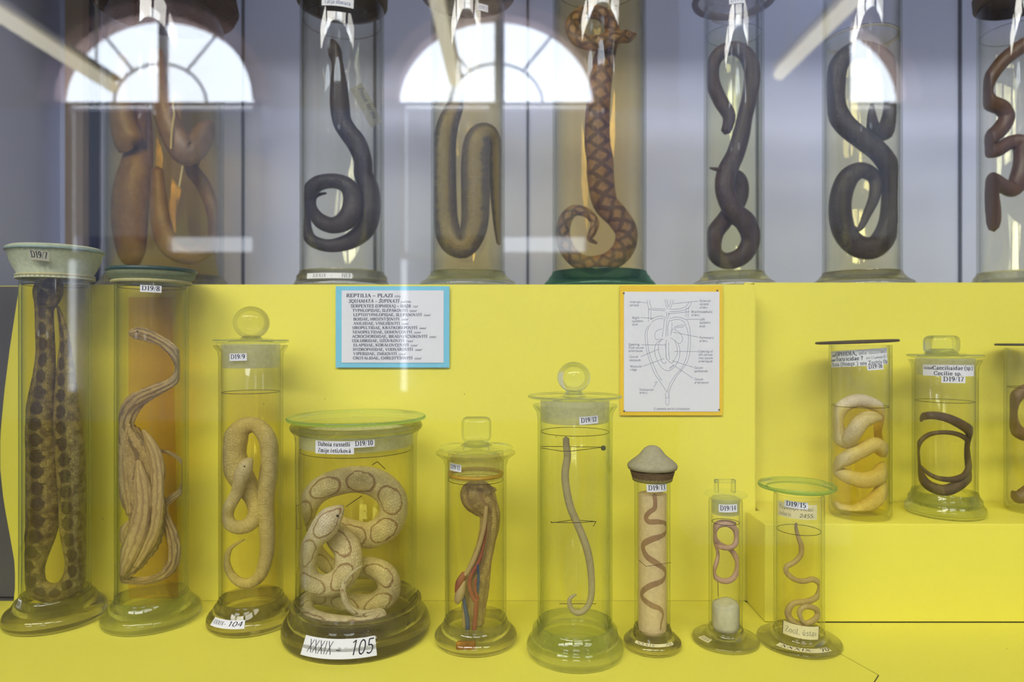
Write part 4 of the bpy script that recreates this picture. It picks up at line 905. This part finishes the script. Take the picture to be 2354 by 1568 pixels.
sub(bk, J['11'], 'red_vessel', [(1118,1195,3,-.38),(1117,1225,5,-.38),(1110,1258,6,-.42),(1102,1288,8,-.46),(1082,1325,9,-.52),(1080,1350,10,-.55),(1090,1378,11,-.55),(1095,1385,11,-.55),(1092,1430,11,-.52),(1089,1464,10,-.5)], RED)
sub(bk, J['11'], 'red_vessel', [(1093,1330,6,-.55),(1092,1355,7,-.58),(1100,1378,7,-.55)], RED)
sub(bk, J['11'], 'red_vessel', [(1068,1318,14,-.45),(1056,1340,17,-.5),(1050,1362,10,-.5)], RED)
sub(bk, J['11'], 'blue_vessel', [(1098,1298,5,-.52),(1100,1330,6,-.54),(1098,1365,6,-.52)], BLU)
sub(bk, J['11'], 'blue_vessel', [(1065,1368,6,-.45),(1070,1400,9,-.5),(1075,1430,10,-.5),(1074,1464,10,-.48)], BLU)
sub(bk, J['11'], 'heart', [(1067,1336,8,-.5),(1060,1358,20,-.52),(1054,1375,20,-.52),(1051,1386,10,-.5)], PALE)
sub(bk, J['11'], 'windpipe', [(1118,1165,9,-.45),(1112,1215,10,-.5),(1098,1265,10,-.5),(1080,1305,12,-.5),(1069,1322,9,-.5)], PALE)
specimen(J['12'], 'thin pale grey blind snake hanging hook-tailed in the D19/12 jar', [
 (1301,1008,15),(1302,1025,16),(1304,1050,17),(1299,1090,18),(1303,1130,18),(1311,1165,18),(1323,1195,18),(1338,1230,18),(1350,1265,18),(1357,1300,17),(1360,1340,16),(1359,1370,15),(1352,1392,14),(1337,1407,14),(1321,1407,13),(1311,1395,12),(1309,1379,10),(1317,1370,7),(1325,1367,4)], skin('grey worm skin', srgb(188, 176, 142), srgb(140, 126, 96), amt=.3, bump=.25), flat=1)
PK = lambda n, a, b: skin(n, a, b, amt=.35, bump=.25)
specimen(J['13'], 'brown wavy worm-like snake winding down the D19/13 jar', [
 (1504,1138,10,-.7),(1506,1155,10,-.7),(1504,1169,11,-.72),(1491,1179,11,-.72),(1483,1191,12,-.7),(1492,1200,12,-.72),(1513,1199,13,-.75),(1526,1203,13,-.7),(1530,1217,13,-.7),(1519,1231,14,-.75),(1496,1241,14,-.78),(1478,1251,14,-.7),(1477,1265,14,-.7),(1487,1281,14,-.75),(1508,1294,14,-.78),(1525,1310,14,-.7),(1526,1324,14,-.7),(1516,1337,14,-.75),(1489,1350,13,-.75),(1474,1362,13,-.7),(1476,1377,13,-.7),(1496,1391,13,-.76),(1514,1398,12,-.76),(1521,1410,11,-.72),(1518,1430,9,-.74),(1516,1448,7,-.74)], PK('brown worm skin', srgb(170, 134, 86), srgb(126, 94, 58)), flat=.9, wrap=.985)
specimen(J['14'], 'pinkish worm-like snake curled in a figure eight above cotton in the D19/14 jar', [
 (1632,1253,3,-.5),(1647,1256,8,-.6),(1668,1260,11,-.65),(1685,1256,12,-.6),(1694,1241,13,-.4),(1691,1219,14,-.3),(1675,1206,13,-.3),(1654,1207,13,-.3),(1642,1220,13,-.3),(1643,1238,13,-.2),(1654,1251,12,0),(1671,1258,10,.1),(1686,1271,12,0),(1696,1293,13,-.1),(1694,1314,13,-.2),(1683,1331,13,-.3),(1666,1336,13,-.3),(1647,1329,12,-.2),(1640,1314,11,-.1),(1647,1293,10,0),(1650,1271,8,.3),(1642,1240,8,.6),(1641,1212,8,.6),(1652,1200,8,.4),(1675,1199,8,.3),(1691,1204,7,.3)], PK('pink worm skin', srgb(196, 160, 128), srgb(150, 112, 88)))
specimen(J['15'], 'pale wavy worm-like snake with a coil at the bottom in the D19/15 jar', [
 (1830,1203,5),(1830,1216,8),(1836,1238,10),(1842,1256,12),(1840,1277,12),(1825,1293,12),(1808,1303,12),(1809,1317,12),(1825,1331,12),(1846,1336,12),(1868,1332,13),(1884,1341,14),(1885,1357,14),(1875,1374,14),(1853,1383,14),(1827,1386,13),(1814,1398,15),(1812,1415,15),(1826,1431,14,-.1),(1849,1434,12,-.2),(1873,1424,14,-.2),(1880,1409,14,-.1),(1870,1397,13,-.2),(1849,1395,12,-.4),(1838,1406,11,-.4),(1841,1421,10,-.4),(1849,1432,8,-.4),(1855,1438,5,-.4)], PK('beige worm skin', srgb(196, 174, 134), srgb(146, 122, 92)))
specimen(J['16'], 'thick cream-white snake knotted in loops in the D19/16 jar', [
 (1920,1158,16,.1),(1934,1170,25,.0),(1963,1175,30,-.1),(1998,1160,34,-.1),(2026,1132,36,-.05),(2036,1102,36,.2),(2034,1078,36,.1),(2015,1096,38,-.1),(1984,1104,37,-.2),(1946,1094,32,-.1),(1922,1080,24,.1),(1926,1066,28,-.1),(1950,1052,34,-.3),(1980,1036,34,-.35),(2010,1022,34,-.3),(2032,1034,36,.0),(2034,1012,34,.4),(2032,985,34,.5),(2034,955,34,.3),(2008,930,30,.2),(1970,921,31,.1),(1936,936,32,.1),(1920,968,36,.1),(1930,1002,38,.05),(1950,1012,38,-.25),(1964,992,37,-.55),(1982,968,36,-.55),(2005,960,30,-.5),(2024,962,14,-.45)],
 skin('cream snake skin', srgb(222, 208, 166), srgb(178, 156, 110), amt=.3, bump=.25, vscale=20), flat=.85)
specimen(J['17'], 'dark brown caecilian with raised head coiled in a ring in the D19/17 jar', [
 (2108,966,13,-.1),(2118,958,17,-.2),(2146,955,18,-.4),(2177,961,20,-.4),(2206,974,22,-.3),(2228,990,23,-.1),(2236,1012,23,.1),(2238,1042,22,.2),(2234,1076,23,.1),(2212,1108,25,-.1),(2172,1127,26,-.2),(2130,1112,22,-.1),(2110,1074,16,.0),(2109,1028,12,.1),(2130,1002,11,.1),(2164,994,10,-.1),(2203,999,11,-.1),(2228,1018,13,.1),(2231,1056,14,0),(2219,1090,14,-.2),(2190,1102,13,-.3),(2156,1099,11,-.3),(2132,1087,9,-.2),(2117,1072,6,-.1)],
 skin('caecilian skin', srgb(108, 86, 48), srgb(70, 54, 32), amt=.5, bump=.3), name='preserved_caecilian', cat='caecilian')
specimen(J['18'], 'brown ring-curled animal in the jar cut by the right frame edge', [
 (2400,900,22),(2370,893,26),(2342,906,28),(2326,930,28),(2323,960,29),(2334,986,29),(2358,1000,29),(2388,992,28),(2412,1010,28,.2),(2424,1050,30,.2),(2410,1092,34),(2378,1122,36,-.1),(2346,1142,32,-.1),(2322,1136,18)],
 skin('brown caecilian skin', srgb(140, 112, 62), srgb(96, 72, 40), amt=.4, bump=.25), name='preserved_caecilian', cat='caecilian')
# upper row
AMB = skin('amber soaked skin', srgb(168, 140, 92), srgb(124, 100, 64), amt=.5, rough=.3, bump=.2)
specimen(jt[1], 'folded brown specimen hanging against the near wall of the wide amber jar', [
 (282,130,30,-.2),(276,200,44,-.2),(280,270,56,-.2),(300,330,66,-.2),(312,300,50,.1),(322,250,44,.3),(326,300,50,.3),(316,370,70,0),(302,440,82,-.1),(298,510,80,-.1),(302,580,62,-.1),(306,606,36,-.1)], AMB, flat=.7)
specimen(jt[1], 'long brown snake draped in a wide hanging loop in the amber jar', [
 (362,118,24,-.2),(362,140,34,-.3),(366,200,42,-.4),(390,290,52,-.5),(425,350,58,-.5),(455,330,60,-.3),(476,290,40,-.1),(470,330,30,.1),(440,380,34,.1),(470,430,34,.2),(494,500,32,.1),(488,560,34,0),(440,588,38,-.3),(390,566,46,-.4),(370,510,44,-.4),(364,450,36,-.3),(362,390,26,-.2)], skin('russet soaked skin', srgb(154, 122, 90), srgb(112, 88, 64), amt=.5, rough=.3, bump=.2), flat=.7)
DK = lambda n, a=(62, 52, 46), b=(36, 30, 28): skin(n, srgb(*a), srgb(*b), amt=.5, rough=.35, bump=.5)
o = specimen(jt[2], 'dark charcoal snake rising narrow-headed from a coil, above the blue-edged panel', [
 (763,92,12),(766,105,26),(770,121,32),(774,139,27),(777,158,29),(779,195,39),(781,238,45),(786,277,44),(800,303,44),(820,330,46),(834,368,42),(836,403,44,.1),(850,440,46,.1),(850,488,50,0),(838,528,46,0),(803,555,38,0),(757,565,30,-.1),(718,553,28,-.1),(704,525,26,0),(702,490,28,.1),(705,452,34,.1),(728,424,36,0),(765,416,34,-.1),(798,427,38,-.2),(812,460,46,-.2),(803,498,48,-.3),(770,518,38,-.3),(737,508,34,-.2),(719,480,22,0),(724,452,12,.2),(750,444,5,.3)], DK('dark snake skin'), flat=.85)
eye(o, jt[2], 757, 112, -.12, .001)
specimen(jt[3], 'thick grey-green snake folded in a U-bend behind the arched window reflection', [
 (1056,215,24,.2),(1048,240,38,.1),(1030,285,50,0),(1022,330,54),(1020,390,58),(1020,450,60),(1024,510,60),(1040,556,58,-.1),(1070,566,52,-.15),(1090,520,62,-.1),(1093,450,66,-.1),(1093,380,66,-.1),(1098,325,62,-.1),(1118,308,50,0),(1137,330,36,.2),(1140,380,32,.3),(1141,450,28,.3),(1144,510,22,.3),(1148,560,13,.3)],
 skin('grey mottled skin', srgb(112, 104, 84), srgb(70, 66, 58), 'belly', srgb(150, 136, 78), 130, amt=.6, rough=.35), flat=.8)
o = specimen(jt[4], 'diamond-patterned brown snake with a coiled head above and ring below', [
 (1372,559,6,-.2),(1356,549,14,-.25),(1362,533,18,-.25),(1367,512,20,-.2),(1350,490,22,-.1),(1320,484,26,0),(1300,505,31,0),(1294,542,34,0),(1308,580,36,0),(1342,606,38,0),(1392,604,44,0),(1430,577,50,0),(1440,535,52,0),(1420,500,54,0),(1391,466,58,0),(1381,412,62,0),(1379,369,62,0),(1373,325,60,0),(1374,260,56,0),(1380,195,52,0),(1387,143,50,.1),(1398,104,44,.2),(1408,66,36,.2),(1386,34,34,.1),(1346,28,32,0),(1316,52,32,-.1),(1324,86,32,-.2),(1358,100,34,-.25),(1393,94,34,-.25),(1424,86,28,-.2),(1444,84,30,-.1),(1461,79,10,-.1)],
 skin('diamond snake skin', srgb(158, 130, 92), srgb(104, 80, 56), 'diamond', srgb(58, 42, 34), 120, freq=52, amt=.6, rough=.35), flat=.75)
eye(o, jt[4], 1446, 78, -.26, .001)
specimen(jt[5], 'dark brown snake twisted in a knot with a loop on top, narrowest upper jar', [
 (1668,303,22,-.1),(1676,268,30,-.1),(1656,232,33,0),(1638,188,33,0),(1639,148,32,0),(1656,122,32,0),(1686,111,32,0),(1715,127,37,0),(1729,165,38,0),(1724,217,36,0),(1712,269,36,0),(1703,312,40,0),(1690,355,42,0),(1670,399,46,-.1),(1667,442,44,-.2),(1687,486,46,-.2),(1714,512,48,-.1),(1726,550,44,0),(1706,588,42,0),(1668,600,38,0),(1642,580,36,0),(1643,538,40,0),(1668,503,40,.2),(1698,455,42,.3),(1696,412,38,.2),(1664,394,16,-.2),(1630,386,4,-.2)], DK('black brown skin', (74, 52, 40), (42, 30, 24)), flat=.8)
specimen(jt[6], 'blackish stout snake looped in a figure eight on the upper row', [
 (2005,240,8,-.2),(2004,270,22,-.2),(2011,303,34,0),(2035,300,42,.1),(2053,260,46,.1),(2054,200,46,.1),(2043,152,44,.1),(2010,120,40,.1),(1965,116,40,0),(1930,146,42,0),(1918,200,48,0),(1920,246,49,-.1),(1942,286,48,-.2),(1982,320,46,-.25),(2022,352,46,-.2),(2048,395,46,-.1),(2052,455,50,0),(2044,520,52,0),(2014,566,52,0),(1972,566,52,0),(1939,529,52,0),(1931,468,50,0),(1947,413,48,0),(1980,392,38,0),(2011,410,32,.1),(2010,451,26,0),(1994,490,20,-.1),(1974,527,12,-.2),(1952,512,4,-.2)], DK('sooty skin', (68, 58, 48), (38, 32, 28)), flat=.8)
specimen(jt[7], 'smooth reddish brown snake hanging blunt end down in the upper jar at the right edge', [
 (2400,92,28,0),(2362,100,34,0),(2312,134,32,0),(2279,175,30,0),(2264,212,34,0),(2276,236,36,0),(2302,248,36,0),(2314,270,34,0),(2298,298,36,0),(2270,324,34,-.1),(2268,344,32,-.1),(2290,346,32,-.1),(2322,328,32,0),(2348,332,40,0),(2352,372,42,0),(2344,410,44,0),(2328,436,34,0),(2304,428,34,-.1),(2276,418,44,-.2),(2268,446,50,-.2),(2276,482,44,-.2),(2281,510,36,-.2),(2284,526,22,-.2)], skin('rusty smooth skin', srgb(104, 74, 54), srgb(70, 50, 40), amt=.4, rough=.3, bump=.15), flat=.85)

# ------------------------------------------------------------------ printed panels pinned to the riser
def flat_map(xc, yc, Y):
    c = px(xc, yc, Y)
    return lambda u, v, l=0.0: Vector((c.x+u, c.y-l, c.z+v))
def panel(name, label, back, sheet_, mats, Y):
    xl, yt, xr, yb2 = back; c = px((xl+xr)/2, (yt+yb2)/2, Y)
    t = thing(name, label, 'poster', c)
    k = Y/F; mb = MB(); mb.box(c, ((xr-xl)*k, .0008, (yb2-yt)*k)); mb.build('backing_card', mats, t, smooth=False)
    xl, yt, xr, yb2 = sheet_; c2 = px((xl+xr)/2, (yt+yb2)/2, Y)
    mb = MB(); mb.box(c2-Vector((0, .0008, 0)), ((xr-xl)*k, .0005, (yb2-yt)*k)); s = mb.build('printed_sheet', PAPER, t, smooth=False)
    return t, s
YP = YB-.0032
t, s = panel('text_panel', 'printed list of snake families on white paper with a light blue border', (772, 658, 1033, 845), (786, 668, 1020, 834), mat_matte('light blue card', srgb(126, 200, 222), .7, .03), YP)
k = YP/F; fm_ = flat_map(0, 0, YP); c0 = fm_(0, 0)
PX = lambda x: x*k; PY = lambda y: -y*k
it = dict(bold=1.2, thin=.6, slant=.35, k=3); nb = dict(bold=1.9, thin=.8, k=3)
L = [('REPTILIA – PLAZI', 797, 683.5, 8, 107, nb), ('třída', 907, 683.5, 4.5, 14, it), ('SQUAMATA – ŠUPINATÍ', 802, 696, 7.6, 116, dict(bold=1.8, thin=.8, slant=.25, k=3)), ('podtřída', 921, 696, 4.5, 24, it), ('SERPENTES (OPHIDIA) – HADI', 807, 707, 6.8, 138, nb), ('řád', 949, 707, 4.5, 11, it)]
for i, (a, x, wd) in enumerate([('TYPHLOPIDAE, SLEPÁKOVITÍ', 811, 127), ('LEPTOTYPHLOPIDAE, SLEPANOVITÍ', 813, 157), ('BOIDAE, HROZNÝŠOVITÍ', 813, 106), ('ANILIIDAE, VINEJŠOVITÍ', 813, 107), ('UROPELTIDAE, KRÁTKOREPOVITÍ', 811, 149), ('XENOPELTIDAE, DUHOVCOVITÍ', 811, 137), ('ACROCHORDIDAE, BRADAVIČNÍKOVITÍ', 810, 173), ('COLUBRIDAE, UŽOVKOVITÍ', 810, 120), ('ELAPIDAE, KORÁLOVCOVITÍ', 813, 127), ('HYDROPHIIDAE, VODNÁŘOVITÍ', 812, 138), ('VIPERIDAE, ZMIJOVITÍ', 813, 100), ('CROTALIDAE, CHŘESTÝŠOVITÍ', 812, 137)]):
    y = 717+i*9.93; L.append((a, x, y, 6.3, wd, nb)); L.append(('čeleď', x+wd+4, y, 4.5, 15, it))
multi_text([(a, PX(x), PY(y), h*k, w_*k, kw) for a, x, y, h, w_, kw in L], fm_, mat_matte('print ink', srgb(44, 48, 78), .7), 'lettering', s, .0013)
t, s = panel('diagram_panel', 'line drawing of squamate aortic circulation on white paper with orange border', (1425, 657, 1661, 955), (1434, 671, 1653, 946), mat_matte('orange card', srgb(240, 200, 36), .7, .03), YP)
Q = lambda cx_, cy_: (PX(1400+cx_*.2168), PY(640+cy_*.2168))
sans = dict(bold=.95, thin=.85, serif=False, k=3)
TX = [('Internal', 215, 262), ('carotid', 215, 296), ('Right', 243, 430), ('systemic', 243, 464), ('arch', 243, 500), ('Opening', 205, 712), ('from cavum', 205, 746), ('arteriosum', 205, 780), ('Cavum', 213, 842), ('venosum', 213, 878), ('Muscular', 222, 944), ('ridge', 222, 978), ('Subclavian', 320, 1190), ('artery', 320, 1222),
 ('External', 956, 250), ('carotid', 956, 285), ('artery', 956, 320), ('Brachiocephalic', 870, 366), ('artery', 870, 400), ('Left', 956, 446), ('systemic', 956, 480), ('arch', 956, 518), ('Pulmonary', 956, 640), ('artery', 956, 674), ('Opening of', 945, 785), ('left atrium', 945, 820), ('into cavum', 945, 856), ('arteriosum', 945, 890), ('Cavum', 900, 958), ('pulmonale', 900, 994), ('Cavum', 902, 1080), ('arteriosum', 902, 1114), ('Squamata aortic circulation', 472, 1392)]
multi_text([(a, Q(x, y)[0], Q(x, y)[1], 24*.2168*k, None, sans) for a, x, y in TX], fm_, INK_SOFT, 'lettering', s, .0013)
DR = [ # double-walled vessels and heart outline in the drawing
 '~400,230 410,290 435,330 590,345', '~425,225 440,300 470,320 600,325', '~590,225 600,280 622,320', '~610,225 622,280 632,300', '~680,228 660,290 640,330', '~652,228 645,270 634,300', '~850,240 820,290 760,320 650,330', '~872,245 850,300 800,335 720,350 640,355', '~845,300 835,350 835,420', '~818,310 812,360 815,410',
 '~418,320 415,400 415,460', '~442,335 440,400 440,440', '~415,500 385,560 380,640 395,760 430,880 480,1010 550,1110 612,1210', '~440,480 405,560 403,640 418,760 450,870 510,1010 560,1080', '~820,430 850,520 860,640 855,760 830,880 770,970 700,1060 640,1180 630,1260', '~800,470 830,560 838,640 830,760 810,860 760,960 690,1040 640,1120 612,1210',
 '~440,440 480,415 540,400 590,410', '~450,465 500,435 550,425 575,432', '~600,360 610,400 585,440 575,520 560,620', '~630,360 632,400 610,440 605,520 600,620', '~640,430 700,412 760,418 815,440', '~645,455 700,436 760,442 800,470', '~640,440 622,500 620,610', '~665,470 660,540 650,610', '~660,560 690,520 740,500 790,495', '~690,545 720,520 780,515 792,500',
 '~560,535 500,560 482,610 500,650 560,640', '~690,545 750,580 778,640 760,680 730,690', '~560,650 500,690 480,760 500,850 550,940 620,980 690,940 735,860 748,760 720,680 650,630', '~575,640 530,680 520,760 545,840 555,880 585,905 605,880', '~605,650 600,750 605,850 620,860 640,890 670,895 690,860 720,800 715,720 690,660', '~630,680 630,780 640,860', '~590,690 598,740 605,850', '595,1215 597,1320', '632,1215 634,1320', '~597,1270 615,1262 634,1270', '~597,1320 615,1345 636,1325', '~530,1085 548,1070 556,1075', '~505,1095 486,1100 482,1112',
 '330,252 405,262', '330,415 470,425', '940,242 680,270', '855,354 620,378', '950,436 825,434', '945,624 670,570', '340,705 595,705', '330,832 530,748', '360,932 580,850', '945,776 690,774', '888,942 665,872', '890,1060 675,915', '470,1155 510,1095', '640,960 690,920', '636,950 680,915']
v = []; fc = []
for d in DR:
    P = [Q(*[float(c) for c in q.split(',')]) for q in d.lstrip('~').split()]
    if d[0] == '~': P = catmull(P, 5)
    q = []; stroke_quads(P, lambda a, b: .00030, q)
    for A in q: b = len(v); v += [fm_(x, y, .0012) for x, y in A]; fc.append((b, b+1, b+2, b+3))
mesh_obj('line_drawing', v, fc, INK_LINE, s, smooth=False)
pinm = mat_matte('steel pin head', srgb(70, 70, 66), .35)
for x, y in ((1434, 674), (1649, 668), (1435, 945), (1653, 942)):
    mb = MB(); mb.ellipsoid(px(x, y, YP-.0012), .0009, .0009, .0009, 10, 8); mb.build('pin', pinm, t)
